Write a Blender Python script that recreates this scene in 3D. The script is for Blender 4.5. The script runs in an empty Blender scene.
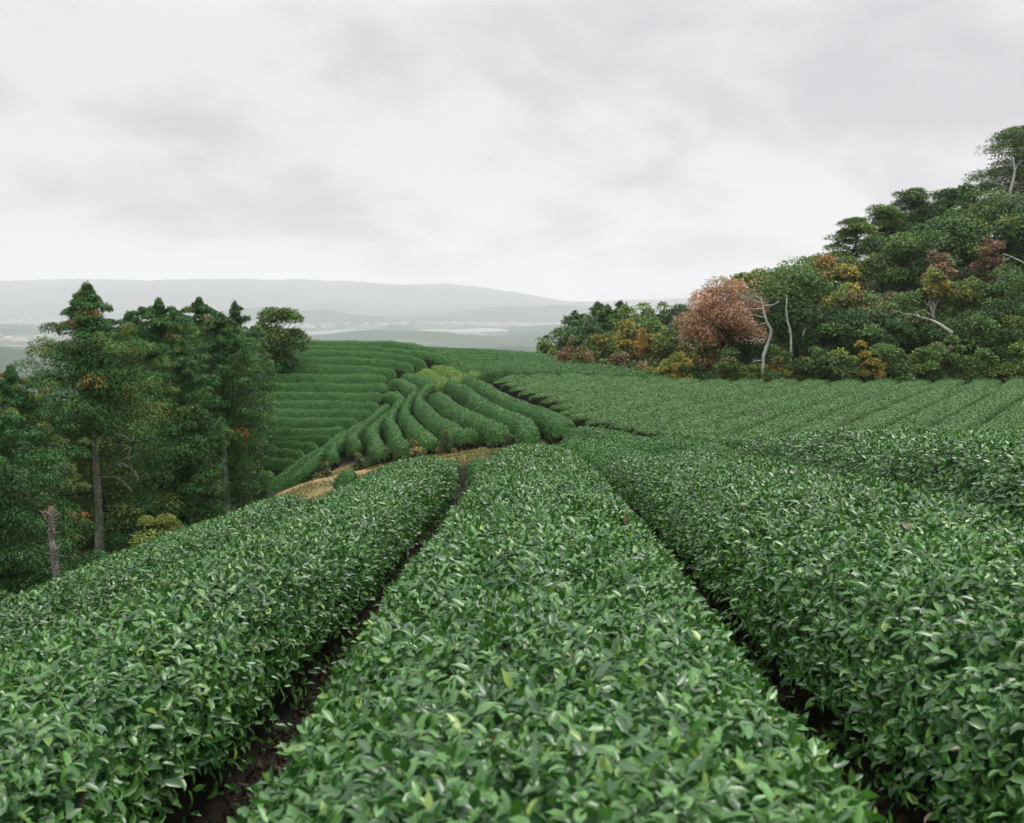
import bpy, math, random
import numpy as np
random.seed(7)
RNG = np.random.default_rng(11)
SC = bpy.context.scene
COL = SC.collection
PI = math.pi
R = math.radians

# ------------------------------------------------------------------ camera
F = 1000.0; CX, CY = 512.0, 411.5
HORIZON = 297.0
TH = math.atan((CY - HORIZON) / F)
def ray(px, py):
    u = (px - CX) / F; v = -(py - CY) / F
    d = np.array([u, math.cos(TH) + v * math.sin(TH), -math.sin(TH) + v * math.cos(TH)])
    return d / d[1]
def P(px, py, d):
    return ray(px, py) * d
cam_d = bpy.data.cameras.new('camera'); cam = bpy.data.objects.new('camera', cam_d); COL.objects.link(cam)
cam.location = (0, 0, 0); cam.rotation_euler = (PI / 2 - TH, 0, 0)
cam_d.sensor_width = 36; cam_d.lens = 36 * F / 1024
cam_d.clip_start = 0.05; cam_d.clip_end = 40000
cam_d.dof.use_dof = True; cam_d.dof.focus_distance = 11; cam_d.dof.aperture_fstop = 4.5
SC.camera = cam

# ------------------------------------------------------------------ noise helpers
def vnoise(x, y, seed=0):
    x = np.asarray(x, float); y = np.asarray(y, float)
    xi = np.floor(x).astype(np.int64); yi = np.floor(y).astype(np.int64)
    fx = x - xi; fy = y - yi
    fx = fx * fx * (3 - 2 * fx); fy = fy * fy * (3 - 2 * fy)
    def h(a, b):
        n = (a * 374761393 + b * 668265263 + seed * 974711) & 0x7fffffff
        n = ((n ^ (n >> 13)) * 1274126177) & 0x7fffffff
        n = n ^ (n >> 16)
        return (n & 0xffff) / 65535.0
    return (h(xi, yi) * (1 - fx) + h(xi + 1, yi) * fx) * (1 - fy) + (h(xi, yi + 1) * (1 - fx) + h(xi + 1, yi + 1) * fx) * fy
def fbm(x, y, seed=0, octv=4):
    s = 0; a = .5
    for i in range(octv):
        s = s + a * vnoise(np.asarray(x) * 2 ** i, np.asarray(y) * 2 ** i, seed + i * 17); a *= .5
    return s
def sstep(a, b, x):
    t = np.clip((x - a) / (b - a), 0, 1); return t * t * (3 - 2 * t)
def nrm(v):
    return v / np.maximum(np.linalg.norm(v, axis=-1, keepdims=True), 1e-9)

# ------------------------------------------------------------------ terrain
HN = 0.80      # hedge height, near field
HH = 0.70      # hedge height on the hill
Lx = [-10, -8, -6.6, -5.1, -3.1, -1.04, 0, 1.04, 2.95, 3.45, 4.6, 7, 10, 14]
Lz = [-4.4, -3.1, -2.0, -1.24, -.60, -.12, 0, .02, .10, .42, .46, .46, .40, .32]
ctl = []
for x in (-8.5, -6.6, -5.1, -3.1, -1.04, 0, 1.04, 2.0, 2.95, 3.45, 4.6, 7, 10, 14):
    for y in (-3, 1, 5, 9, 13, 16.5):
        ctl.append((x, y, -.82 - .102 * y + np.interp(x, Lx, Lz) - HN - np.interp(y, [8, 13, 16.5], [0, .10, .30]) * sstep(.8, 2.2, x)))
for x in (-4.8, -2, 0.5, 3, 6, 10):
    ctl.append((x, 19.5, -.82 - .102 * 19.5 + np.interp(x, Lx, Lz) - HN - .18 - .40 * sstep(.8, 2.2, x)))
def c(px, py, d, h):
    p = P(px, py, d); ctl.append((p[0], p[1], p[2] - h))
for a in [(525, 436, 32), (491, 428, 34), (465, 432, 36), (430, 440, 38), (403, 442, 40), (380, 448, 42), (352, 452, 43),
          (300, 470, 44), (255, 500, 43), (304, 345, 70), (360, 344, 71), (420, 344.5, 72), (272, 363, 63), (340, 361, 65), (410, 368, 63),
          (330, 397, 58), (280, 397, 57.5), (382, 396, 57.5), (300, 431, 51.5), (346, 431, 50), (275, 456, 46.5),
          (390, 419, 48), (390, 379, 61.5), (403, 413, 48.5), (403, 374, 62.5), (418, 401, 51.5), (431, 384, 57), (435, 394, 52.5),
          (450, 381, 56), (491, 407, 42), (466, 378, 55.5), (516, 403, 42), (560, 424, 33.5), (454, 361, 64), (472, 372, 58)]:
    c(*a, HH)
for a in [(300, 489, 36), (380, 470, 33), (430, 462, 31), (345, 480, 34.5), (255, 505, 39), (455, 456, 29.5), (480, 452, 29)]:
    c(*a, 0)
for a in [(562, 436, 26.5), (600, 443, 24.5), (572, 425, 29.5), (622, 434, 26.5), (690, 440, 25), (505, 455, 25.5)]:
    c(*a, .72)
for x, y, z in [(-1.15, 52, -4.9), (2, 42, -4.9), (4, 34, -4.9), (6.5, 29, -4.9), (9, 27, -4.75), (12, 35, -4.9), (14, 27, -4.3), (20, 45, -4.85), (9, 51, -4.9), (18, 52, -4.85), (27, 53, -4.75),
                (16, 31, -4.75), (24, 36, -4.6), (30, 44, -4.5), (6, 44, -4.9), (20, 24, -3.7), (22, 10, -1.8), (10, 22, -4.0)]:
    ctl.append((x, y, z))
for a in [(420, 347.5, 76), (520, 352.5, 77), (560, 358.5, 68), (480, 362, 64), (560, 367, 60), (640, 374, 54.5)]:
    c(*a, HH)
for p in [(0, 95, -9.5), (-8, 92, -8.6), (8, 84, -7.2), (-15, 88, -8.5), (-22, 74, -7.5), (12, 68, -4.8), (15, 58, -3.6), (20, 60, -2), (27, 59, -2), (27, 70, 1.2), (36, 75, 3.6),
          (20, 72, -1.6), (45, 55, .2), (45, 35, -3), (32, 52, -3.6), (35, 90, 2.5), (15, 90, -5.5), (5, 105, -12), (30, 110, -3), (60, 70, 6), (55, 100, 2),
          (-10.9, 26, -7.8), (-7.8, 17, -5.4), (-14, 26, -9.6), (-10, 34, -8.6), (-13, 45, -9.2), (-17, 55, -7.2), (-18, 63, -5.6), (-16, 67, -4.6), (-26, 40, -16), (-30, 60, -17),
          (-20, 20, -14), (-13, 10, -8.2), (-10, 2, -5.4), (-25, 0, -15), (-7.2, 22, -6.1), (-40, 30, -22)]:
    ctl.append(p)
ctl = np.array(ctl, float)
def _phi(r2):
    return .5 * r2 * np.log(r2 + 1e-9)
_S = 30.0
def _rbf_fit():
    X = ctl[:, :2] / _S; n = len(X)
    r2 = ((X[:, None] - X[None]) ** 2).sum(-1)
    A = np.zeros((n + 3, n + 3)); A[:n, :n] = _phi(r2) + np.eye(n) * 1e-4
    A[:n, n] = 1; A[:n, n + 1:] = X; A[n, :n] = 1; A[n + 1:, :n] = X.T
    return np.linalg.solve(A, np.concatenate([ctl[:, 2], np.zeros(3)])), X
_W, _X = _rbf_fit()
def T_near(x, y):
    x = np.asarray(x, float); y = np.asarray(y, float); sh = x.shape
    q = np.stack([x.ravel(), y.ravel()], 1) / _S; out = np.zeros(len(q))
    for i in range(0, len(q), 20000):
        b = q[i:i + 20000]
        r2 = ((b[:, None] - _X[None]) ** 2).sum(-1)
        out[i:i + 20000] = _phi(r2) @ _W[:-3] + _W[-3] + b @ _W[-2:]
    return out.reshape(sh)
VALLEY = -112.0
def T(x, y):
    x = np.asarray(x, float); y = np.asarray(y, float)
    r = np.hypot((x - 4) / 1.0, (y - 38) / 1.25)
    w = sstep(46, 120, r)
    t = np.zeros_like(x)
    m = r < 122
    if m.any(): t[m] = np.clip(T_near(x[m], y[m]), -26, 16)
    slope = np.maximum(-10 - (np.maximum(r, 46) - 46) * .23, VALLEY)
    right = sstep(20, 120, x) * sstep(500, 150, r)          # the wooded ridge carries on to the right
    slope = slope * (1 - right) + right * -6
    hills = 52 * sstep(400, 1200, r) * np.clip(fbm(x / 800 + 3.1, y / 800, 5) * 2.6 - 1.25, 0, 1.2)
    for hx, hy, hh, sx, sy in ((-760, 1330, 40, 200, 170), (-1250, 1900, 36, 330, 150), (-330, 2550, 26, 330, 150), (-1900, 2900, 40, 500, 200), (420, 2900, 30, 400, 180), (-1000, 4300, 60, 600, 260), (300, 5000, 70, 700, 300)):
        hills = hills + hh * np.exp(-((x - hx) / sx) ** 2 - ((y - hy) / sy) ** 2) * (.75 + .5 * vnoise(x / 130, y / 130, 51))
    return t * (1 - w) + w * (slope + hills)
def hit(px, py, h, dmin, dmax):
    d = np.arange(dmin, dmax, .12); q = ray(px, py)
    g = q[2] * d - (T(q[0] * d, d) + h)
    s = np.where((g[:-1] > 0) & (g[1:] <= 0))[0]
    if len(s):
        i = s[0]; k = d[i] + .12 * g[i] / (g[i] - g[i + 1])
    else:
        k = d[np.argmin(np.abs(g))]
    return q[0] * k, k

# ------------------------------------------------------------------ materials
def mat(name, rough=.6, spec=.5, attr=True, color=(.5, .5, .5), transl=0., noise=None, bump=0.):
    m = bpy.data.materials.new(name); m.use_nodes = True
    nt = m.node_tree; b = nt.nodes['Principled BSDF']; out = nt.nodes['Material Output']
    b.inputs['Roughness'].default_value = rough; b.inputs['Specular IOR Level'].default_value = spec
    src = None
    if attr:
        a = nt.nodes.new('ShaderNodeAttribute'); a.attribute_name = 'col'; src = a.outputs['Color']
    else:
        b.inputs['Base Color'].default_value = (*color, 1)
    if noise:
        sc, lo, hi = noise
        tc = nt.nodes.new('ShaderNodeTexCoord'); nz = nt.nodes.new('ShaderNodeTexNoise')
        nz.inputs['Scale'].default_value = sc; nz.inputs['Detail'].default_value = 6; nz.inputs['Roughness'].default_value = .65
        nt.links.new(tc.outputs['Object'], nz.inputs['Vector'])
        mr = nt.nodes.new('ShaderNodeMapRange'); mr.inputs['From Min'].default_value = .3; mr.inputs['From Max'].default_value = .7
        mr.inputs['To Min'].default_value = lo; mr.inputs['To Max'].default_value = hi
        nt.links.new(nz.outputs['Fac'], mr.inputs['Value'])
        mx = nt.nodes.new('ShaderNodeMix'); mx.data_type = 'RGBA'; mx.blend_type = 'MULTIPLY'; mx.inputs['Factor'].default_value = 1
        if src is not None: nt.links.new(src, mx.inputs['A'])
        else: mx.inputs['A'].default_value = (*color, 1)
        nt.links.new(mr.outputs['Result'], mx.inputs['B']); src = mx.outputs['Result']
        if bump:
            bp = nt.nodes.new('ShaderNodeBump'); bp.inputs['Strength'].default_value = bump; bp.inputs['Distance'].default_value = .05
            nt.links.new(nz.outputs['Fac'], bp.inputs['Height']); nt.links.new(bp.outputs['Normal'], b.inputs['Normal'])
    if src is not None: nt.links.new(src, b.inputs['Base Color'])
    if transl:
        tr = nt.nodes.new('ShaderNodeBsdfTranslucent'); ms = nt.nodes.new('ShaderNodeMixShader'); ms.inputs[0].default_value = transl
        g = nt.nodes.new('ShaderNodeMix'); g.data_type = 'RGBA'; g.blend_type = 'MULTIPLY'; g.inputs['Factor'].default_value = 1
        nt.links.new(src, g.inputs['A']); g.inputs['B'].default_value = (1.5, 1.7, .8, 1)
        nt.links.new(g.outputs['Result'], tr.inputs['Color'])
        nt.links.new(b.outputs[0], ms.inputs[1]); nt.links.new(tr.outputs[0], ms.inputs[2]); nt.links.new(ms.outputs[0], out.inputs['Surface'])
    return m
M_TEA = mat('tea_leaf', rough=.35, spec=.50, transl=.12, noise=(38, .78, 1.22))
M_CLIP = mat('clipped_tea_leaf', rough=.5, spec=.26, transl=.12)
M_TREE = mat('tree_leaf', rough=.55, spec=.18, transl=.10)
M_CORE = mat('hedge_interior', rough=.9, spec=.1)
M_BARK = mat('bark', rough=.9, spec=.15, noise=(6, .55, 1.35), bump=.5)
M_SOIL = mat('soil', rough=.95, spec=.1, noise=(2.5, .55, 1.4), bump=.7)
M_FAR = mat('far_land', rough=.95, spec=.05)
M_WATER = mat('lake_water', rough=.12, spec=.5, attr=False, color=(.12, .15, .16))
M_HOUSE = mat('town_walls', rough=.8, spec=.2)

# ------------------------------------------------------------------ mesh plumbing
def mesh_obj(name, verts, tris=None, quads=None, tcol=None, qcol=None, mats=(), tmat=None, qmat=None, parent=None, smooth=True):
    me = bpy.data.meshes.new(name)
    verts = np.asarray(verts, np.float32)
    tris = np.zeros((0, 3), np.int32) if tris is None else np.asarray(tris, np.int32)
    quads = np.zeros((0, 4), np.int32) if quads is None else np.asarray(quads, np.int32)
    nt, nq = len(tris), len(quads)
    me.vertices.add(len(verts)); me.vertices.foreach_set('co', verts.ravel())
    me.loops.add(nt * 3 + nq * 4)
    me.loops.foreach_set('vertex_index', np.concatenate([tris.ravel(), quads.ravel()]).astype(np.int32))
    me.polygons.add(nt + nq)
    me.polygons.foreach_set('loop_start', np.concatenate([np.arange(nt) * 3, nt * 3 + np.arange(nq) * 4]).astype(np.int32))
    mi = np.zeros(nt + nq, np.int32)
    if tmat is not None: mi[:nt] = tmat
    if qmat is not None: mi[nt:] = qmat
    me.polygons.foreach_set('material_index', mi)
    me.polygons.foreach_set('use_smooth', np.full(nt + nq, smooth, bool))
    if tcol is not None or qcol is not None:
        cc = np.ones((nt + nq, 4), np.float32)
        if tcol is not None and nt: cc[:nt, :3] = tcol
        if qcol is not None and nq: cc[nt:, :3] = qcol
        at = me.attributes.new('col', 'FLOAT_COLOR', 'FACE'); at.data.foreach_set('color', cc.ravel())
    for m in mats: me.materials.append(m)
    me.update(calc_edges=True); me.validate()
    o = bpy.data.objects.new(name, me); COL.objects.link(o)
    if parent is not None: o.parent = parent; o.matrix_parent_inverse = parent.matrix_world.inverted()
    return o
def tag(o, label=None, cat=None, group=None, kind=None):
    if label: o['label'] = label
    if cat: o['category'] = cat
    if group: o['group'] = group
    if kind: o['kind'] = kind
    return o
def empty(name, loc, label, cat, group=None):
    o = bpy.data.objects.new(name, None); COL.objects.link(o); o.location = loc; o.empty_display_size = .2
    o.matrix_world.translation = loc
    return tag(o, label, cat, group)

# leaf shape templates: (along, across, up)
LF_HI_V = np.array([[0, 0, 0], [.28, -.44, .06], [.28, 0, -.02], [.28, .44, .06], [.66, -.36, .03], [.66, 0, -.05], [.66, .36, .03], [1, 0, -.16]])
LF_HI_F = np.array([[0, 2, 1], [0, 3, 2], [1, 2, 5], [1, 5, 4], [2, 3, 6], [2, 6, 5], [4, 5, 7], [5, 6, 7]])
LF_LO_V = np.array([[0, 0, 0], [.45, -.5, .05], [1, 0, -.08], [.45, .5, .05]])
LF_LO_F = np.array([[0, 2, 1], [0, 3, 2]])
class Geo:
    def __init__(s): s.v = []; s.t = []; s.q = []; s.tc = []; s.qc = []; s.tm = []; s.qm = []; s.n = 0
    def add(s, v, t=None, q=None, col=(1, 1, 1), m=0):
        v = np.asarray(v, float).reshape(-1, 3)
        if t is not None and len(t):
            t = np.asarray(t); s.t.append(t + s.n); s.tc.append(np.broadcast_to(col, (len(t), 3)) if np.ndim(col) == 1 else col); s.tm.append(np.full(len(t), m))
        if q is not None and len(q):
            q = np.asarray(q); s.q.append(q + s.n); s.qc.append(np.broadcast_to(col, (len(q), 3)) if np.ndim(col) == 1 else col); s.qm.append(np.full(len(q), m))
        s.v.append(v); s.n += len(v)
    def leaves(s, pos, d, n, ln, wd, col, hi=False, m=0):
        if len(pos) == 0: return
        V, Fc = (LF_HI_V, LF_HI_F) if hi else (LF_LO_V, LF_LO_F)
        d = nrm(d); n = nrm(n - d * (n * d).sum(1, keepdims=True)); b = np.cross(n, d)
        k = len(pos)
        vv = pos[:, None] + d[:, None] * (V[:, 0][None, :, None] * ln[:, None, None]) + b[:, None] * (V[:, 1][None, :, None] * wd[:, None, None]) + n[:, None] * (V[:, 2][None, :, None] * ln[:, None, None])
        ff = Fc[None] + (np.arange(k) * len(V))[:, None, None]
        s.add(vv.reshape(-1, 3), t=ff.reshape(-1, 3), col=np.repeat(col, len(Fc), 0), m=m)
    def tube(s, pts, rad, sides=6, col=(.2, .2, .2), m=0):
        pts = np.asarray(pts, float); n = len(pts); rad = np.broadcast_to(rad, (n,))
        tg = nrm(np.gradient(pts, axis=0)); ref = np.array([.31, .17, .93]) if abs(tg[:, 2]).mean() < .8 else np.array([.9, .3, .1])
        a = nrm(np.cross(tg, ref)); b = np.cross(tg, a)
        th = np.arange(sides) / sides * 2 * PI
        ring = pts[:, None] + (a[:, None] * np.cos(th)[None, :, None] + b[:, None] * np.sin(th)[None, :, None]) * rad[:, None, None]
        i = np.arange(n - 1)[:, None] * sides; j = np.arange(sides)[None]; j2 = (j + 1) % sides
        q = np.stack([i + j, i + j2, i + sides + j2, i + sides + j], -1).reshape(-1, 4)
        v = np.concatenate([ring.reshape(-1, 3), pts[-1:]])
        e = n * sides; tt = np.stack([(n - 1) * sides + np.arange(sides), (n - 1) * sides + (np.arange(sides) + 1) % sides, np.full(sides, e)], -1)
        s.add(v, t=tt, q=q, col=np.asarray(col, float), m=m)
    def build(s, name, mats, parent=None, smooth=True):
        cat = lambda L, w: np.concatenate(L) if L else np.zeros((0, w))
        return mesh_obj(name, np.concatenate(s.v), cat(s.t, 3), cat(s.q, 4), cat(s.tc, 3) if s.t else None, cat(s.qc, 3) if s.q else None, mats,
                        np.concatenate(s.tm) if s.tm else None, np.concatenate(s.qm) if s.qm else None, parent, smooth)

# ------------------------------------------------------------------ tea hedges
def resample(pts, ds):
    pts = np.asarray(pts, float)
    # Catmull-Rom smoothing of the traced line
    if len(pts) > 2:
        P0 = np.vstack([2 * pts[0] - pts[1], pts, 2 * pts[-1] - pts[-2]]); out = []
        for i in range(1, len(P0) - 2):
            for t in np.linspace(0, 1, 10, endpoint=False):
                a, b, c_, d = P0[i - 1:i + 3]
                out.append(.5 * (2 * b + (c_ - a) * t + (2 * a - 5 * b + 4 * c_ - d) * t * t + (-a + 3 * b - 3 * c_ + d) * t ** 3))
        out.append(pts[-1]); pts = np.array(out)
    L = np.concatenate([[0], np.cumsum(np.linalg.norm(np.diff(pts, axis=0), axis=1))])
    n = max(4, int(L[-1] / ds) + 1); l = np.linspace(0, L[-1], n)
    return np.stack([np.interp(l, L, pts[:, 0]), np.interp(l, L, pts[:, 1])], 1), l
SEED = [0]
TEA = dict(dark=(.020, .074, .020), light=(.078, .200, .036), young=(.17, .27, .04), brown=(.12, .07, .03))
def tea_colours(n, pal=TEA, young=.035, brown=.0012, hue=None):
    u = RNG.random((n, 1)) ** 1.3
    cc = np.array(pal['dark']) * (1 - u) + np.array(pal['light']) * u
    k = RNG.random(n)
    f = RNG.random((n, 1)) * .7 + .3
    y = k < young; cc[y] = cc[y] * (1 - f[y]) + np.array(pal['young']) * f[y]
    cc[k > 1 - brown] = pal['brown']
    return cc
def hedge(line, hw, h, label, group, prof=2.6, endr=(.6, .6), ds=.22, dens=None, pal=TEA, young=.035, lsize=.07, shoots=False, stem_step=.3, wob=.05, bare=.38, corec=.5, core=.93, nspread=.35, end_bare=0.):
    """line: ground-plan polyline. One thing: foliage (leaves over a dark interior) and woody stems."""
    SEED[0] += 1; sd = SEED[0]
    pl, l = resample(line, ds); Ltot = l[-1]
    fine = np.array([.012, .035, .07, .12, .2]); l2 = np.unique(np.concatenate([l, fine[fine < ds], Ltot - fine[fine < ds]]))
    pl = np.stack([np.interp(l2, l, pl[:, 0]), np.interp(l2, l, pl[:, 1])], 1); l = l2; n = len(pl)
    tg = nrm(np.stack([np.gradient(pl[:, 0], l), np.gradient(pl[:, 1], l)], 1)); side = np.stack([tg[:, 1], -tg[:, 0]], 1)
    def endf(x, r):
        return (1 - (1 - np.clip(x / r, 0, 1)) ** 2.4) ** (1 / 2.4)
    e = np.minimum(endf(l, endr[0]), endf(Ltot - l, endr[1]))
    NA = 15
    ang = np.linspace(R(-6), R(186), NA); ca, sa = np.cos(ang), np.sin(ang)
    hwa = np.full(n, hw) if np.ndim(hw) == 0 else np.interp(np.linspace(0, 1, n), np.linspace(0, 1, len(hw)), hw)
    ps = np.sign(ca) * np.abs(ca) ** (2 / prof); pz = np.sign(sa) * np.abs(sa) ** (2 / prof)
    def body(scale, zs, nz):
        w = hwa * (1 + wob * 1.6 * (fbm(l / 1.7 + sd * 9.1, l * 0 + sd, 3) - .5) * 2) * (.12 + .88 * e)
        S = ps[None] * (w[:, None] * scale)
        X = pl[:, 0:1] + side[:, 0:1] * S; Y = pl[:, 1:2] + side[:, 1:2] * S
        bump = (fbm(X * 1.3 + sd, Y * 1.3, 9) - .5) * 2 * wob * 1.3 + (vnoise(X * 3.7, Y * 3.7 + sd, 4) - .5) * wob * .7
        Z = T(X, Y) + np.maximum(pz[None], -.05) * h * zs * (.45 + .55 * e[:, None]) * (1 + bump * nz)
        return np.stack([X, Y, Z], -1)
    G = body(1, 1, 1); C = body(core, core + .01, 1)
    # normals of the outer grid
    du = np.gradient(G, axis=0); dv = np.gradient(G, axis=1); Nn = nrm(np.cross(du, dv)); Nn[Nn[..., 2] < -.2] *= -1
    base = (pl[n // 2, 0], pl[n // 2, 1], float(T(pl[n // 2:n // 2 + 1, 0], pl[n // 2:n // 2 + 1, 1])[0]))
    root = empty('tea_hedge', base, label, 'tea hedge', group)
    g = Geo()
    i = np.arange(n - 1)[:, None] * NA; j = np.arange(NA - 1)[None]
    q = np.stack([i + j, i + NA + j, i + NA + j + 1, i + j + 1], -1).reshape(-1, 4)
    relq = (.5 * (pz[1:] + pz[:-1]))[None].repeat(n - 1, 0).ravel()[:, None]
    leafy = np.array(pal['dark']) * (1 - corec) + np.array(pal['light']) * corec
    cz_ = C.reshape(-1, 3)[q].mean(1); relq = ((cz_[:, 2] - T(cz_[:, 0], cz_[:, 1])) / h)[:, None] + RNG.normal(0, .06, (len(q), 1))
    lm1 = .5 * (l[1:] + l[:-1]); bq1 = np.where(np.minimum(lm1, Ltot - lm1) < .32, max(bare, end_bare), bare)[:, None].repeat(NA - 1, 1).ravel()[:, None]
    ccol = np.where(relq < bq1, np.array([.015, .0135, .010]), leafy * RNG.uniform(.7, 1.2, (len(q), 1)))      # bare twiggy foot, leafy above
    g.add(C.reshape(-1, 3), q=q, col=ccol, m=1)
    # scatter on the outer grid
    A = np.linalg.norm(np.cross(G[1:, :-1] - G[:-1, :-1], G[:-1, 1:] - G[:-1, :-1]), axis=-1)
    cen = .25 * (G[1:, :-1] + G[:-1, :-1] + G[1:, 1:] + G[:-1, 1:])
    dist = np.linalg.norm(cen, axis=-1); lm0 = .5 * (l[1:] + l[:-1])
    rel = .5 * (np.maximum(pz, 0)[1:] + np.maximum(pz, 0)[:-1])
    fade = np.where(rel < bare, .14, np.where(rel < bare + .17, .6, 1.0))[None]
    hz = (cen[..., 2] - T(cen[..., 0], cen[..., 1])) / h
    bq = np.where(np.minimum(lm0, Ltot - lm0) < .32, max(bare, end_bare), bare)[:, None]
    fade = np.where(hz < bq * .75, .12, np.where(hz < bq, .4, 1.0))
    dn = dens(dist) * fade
    dn = dn * np.where(cen[..., 1] < .6, .25, 1)
    cnt = RNG.poisson(np.maximum(A * dn, 0)); idx = np.repeat(np.arange(cnt.size), cnt.ravel())
    a, b = np.divmod(idx, NA - 1); K = len(idx)
    fu, fv = RNG.random((K, 1)), RNG.random((K, 1))
    bl = lambda Q: Q[a, b] * (1 - fu) * (1 - fv) + Q[a + 1, b] * fu * (1 - fv) + Q[a, b + 1] * (1 - fu) * fv + Q[a + 1, b + 1] * fu * fv
    pos = bl(G); nn = nrm(bl(Nn)); dd = np.linalg.norm(pos, axis=1)
    patch = fbm(pos[:, 0] * .9 + 11, pos[:, 1] * .9, 21)
    if shoots:
        ax = nrm(nn + RNG.normal(0, .28, (K, 3)) + np.array([0, 0, .25]))
        ref = nrm(RNG.normal(0, 1, (K, 3))); e1 = nrm(np.cross(ax, ref)); e2 = np.cross(ax, e1)
        off = (RNG.random((K, 1)) - .72) * .115
        az0 = RNG.random(K) * 2 * PI
        for k in range(5):
            az = (az0 + k * 2.4 + RNG.normal(0, .3, K))[:, None]; rad = e1 * np.cos(az) + e2 * np.sin(az)
            el = (np.array([1.15, .75, .45, .2, 0.])[k] + RNG.normal(0, .22, K))[:, None]
            d = ax * np.sin(el) + rad * np.cos(el); ln_n = ax * np.cos(el) - rad * np.sin(el)
            p = pos + ax * (off + np.array([.03, .018, .004, -.012, -.03])[k])
            s = np.array([.55, .85, 1.05, 1.1, 1.0])[k] * lsize * RNG.uniform(.72, 1.3, K) * (1 + .012 * dd)
            yk = young * (2.6 if k == 0 else (1.2 if k == 1 else .5))
            cc = tea_colours(K, pal, yk * 1) * (.82 + .36 * patch[:, None])
            keep = RNG.random(K) < .95
            hi = keep & (dd < 8.5); lo = keep & (dd >= 8.5)
            for mk, h_ in ((hi, True), (lo, False)):
                g.leaves(p[mk], d[mk], ln_n[mk], s[mk], s[mk] * .47, cc[mk], h_)
    else:
        tang = RNG.normal(0, 1, (K, 3)); tang = nrm(tang - nn * (tang * nn).sum(1, keepdims=True))
        d = tang * .8 + nn * RNG.uniform(.1, .65, (K, 1)); ln_n = nn * 1.1 + RNG.normal(0, nspread, (K, 3))
        s = lsize * RNG.uniform(.7, 1.3, K)
        cc = tea_colours(K, pal, young) * (.72 + .56 * patch[:, None])
        g.leaves(pos + nn * RNG.uniform(-.05, 0, (K, 1)), d, ln_n, s, s * .5, cc)
    g.build('foliage', [M_TEA if shoots else M_CLIP, M_CORE], root)
    # woody stems inside and below the foliage, standing in two lines
    w = Geo()
    ns = max(3, int(Ltot / stem_step))
    ll = np.linspace(.15, Ltot - .15, ns)
    for L_ in ll:
        for sgn in (-1, 1):
            k = min(int(L_ / Ltot * (n - 1)), n - 1)
            s0 = sgn * hwa[k] * RNG.uniform(.35, .6); s1 = sgn * hwa[k] * RNG.uniform(.66, .9)
            x0, y0 = pl[k] + side[k] * s0 + tg[k] * RNG.uniform(-.1, .1); x1, y1 = pl[k] + side[k] * s1 + tg[k] * RNG.uniform(-.2, .2)
            w.add_pts = None
            w.sticks = getattr(w, 'sticks', []); w.sticks.append((x0, y0, x1, y1, RNG.uniform(.45, .8) * h))
    st = np.array(w.sticks)
    z0 = T(st[:, 0], st[:, 1]) - .03
    for (x0, y0, x1, y1, hz), zz in zip(st, z0):
        w.tube([(x0, y0, zz), ((x0 * 1.3 + x1 * .7) / 2, (y0 * 1.3 + y1 * .7) / 2, zz + hz * .5), (x1, y1, zz + hz)], (.017, .012, .006), 4, (.062, .052, .042))
    sp = np.stack([pl[:, 0], pl[:, 1], T(pl[:, 0], pl[:, 1]) + .05], 1)
    w.tube(sp + RNG.normal(0, .015, sp.shape), .06, 5, (.07, .052, .04))          # the line of root stools the stems grow from
    w.build('woody_stems', [M_BARK], root)
    return root

ROW_DX = .024
def near_line(xc, y0, y1):
    return [(xc + ROW_DX * y, y) for y in np.linspace(y0, y1, 6)]
near_d = lambda d: np.interp(d, [0, 3, 6, 10, 14, 20, 30], [480, 480, 480, 420, 330, 250, 190])   # shoots per square metre
NG = 'long tea hedges in the near field'
near_rows = [
    (.02, .87, -1.2, 20.2, 'broad tea hedge running straight away from the camera, between two dark furrows'),
    (-2.09, .76, -1.2, 17.6, 'leafy tea hedge just left of the broad central hedge, across a dark furrow'),
    (-4.52, .84, -1.2, 17.0, 'outer tea hedge at the edge of the left field, beside the dark conifers'),
    (2.12, .85, -1.2, 19.6, 'leafy tea hedge just right of the central hedge, across a dark furrow'),
    (4.2, .88, -1.0, 19.8, 'raised tea hedge with a dark shaded flank, second right of the central hedge'),
    (6.2, .90, 4.0, 19.5, 'tea hedge with yellowish young shoots behind the dark-flanked raised hedge'),
    (8.2, .90, 7.5, 20.0, 'tea hedge at the right picture edge, second behind the dark-flanked raised hedge'),
    (10.2, .90, 10.5, 21.0, 'tea hedge on the right, third behind the dark-flanked raised hedge'),
    (12.2, .90, 13.5, 22.5, 'last tea hedge of the near field on the right, before the broad flat field'),
]
for xc, hw, y0, y1, lb in near_rows:
    hedge(near_line(xc, y0, y1), hw, HN, lb, NG, prof=3.4, endr=(.5, .9), dens=near_d, corec=0., core=.86, shoots=True, lsize=.057,
          young=.085 if 'yellowish' in lb else .045, stem_step=.16 if abs(xc) < 4 else .3, ds=.2)

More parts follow.
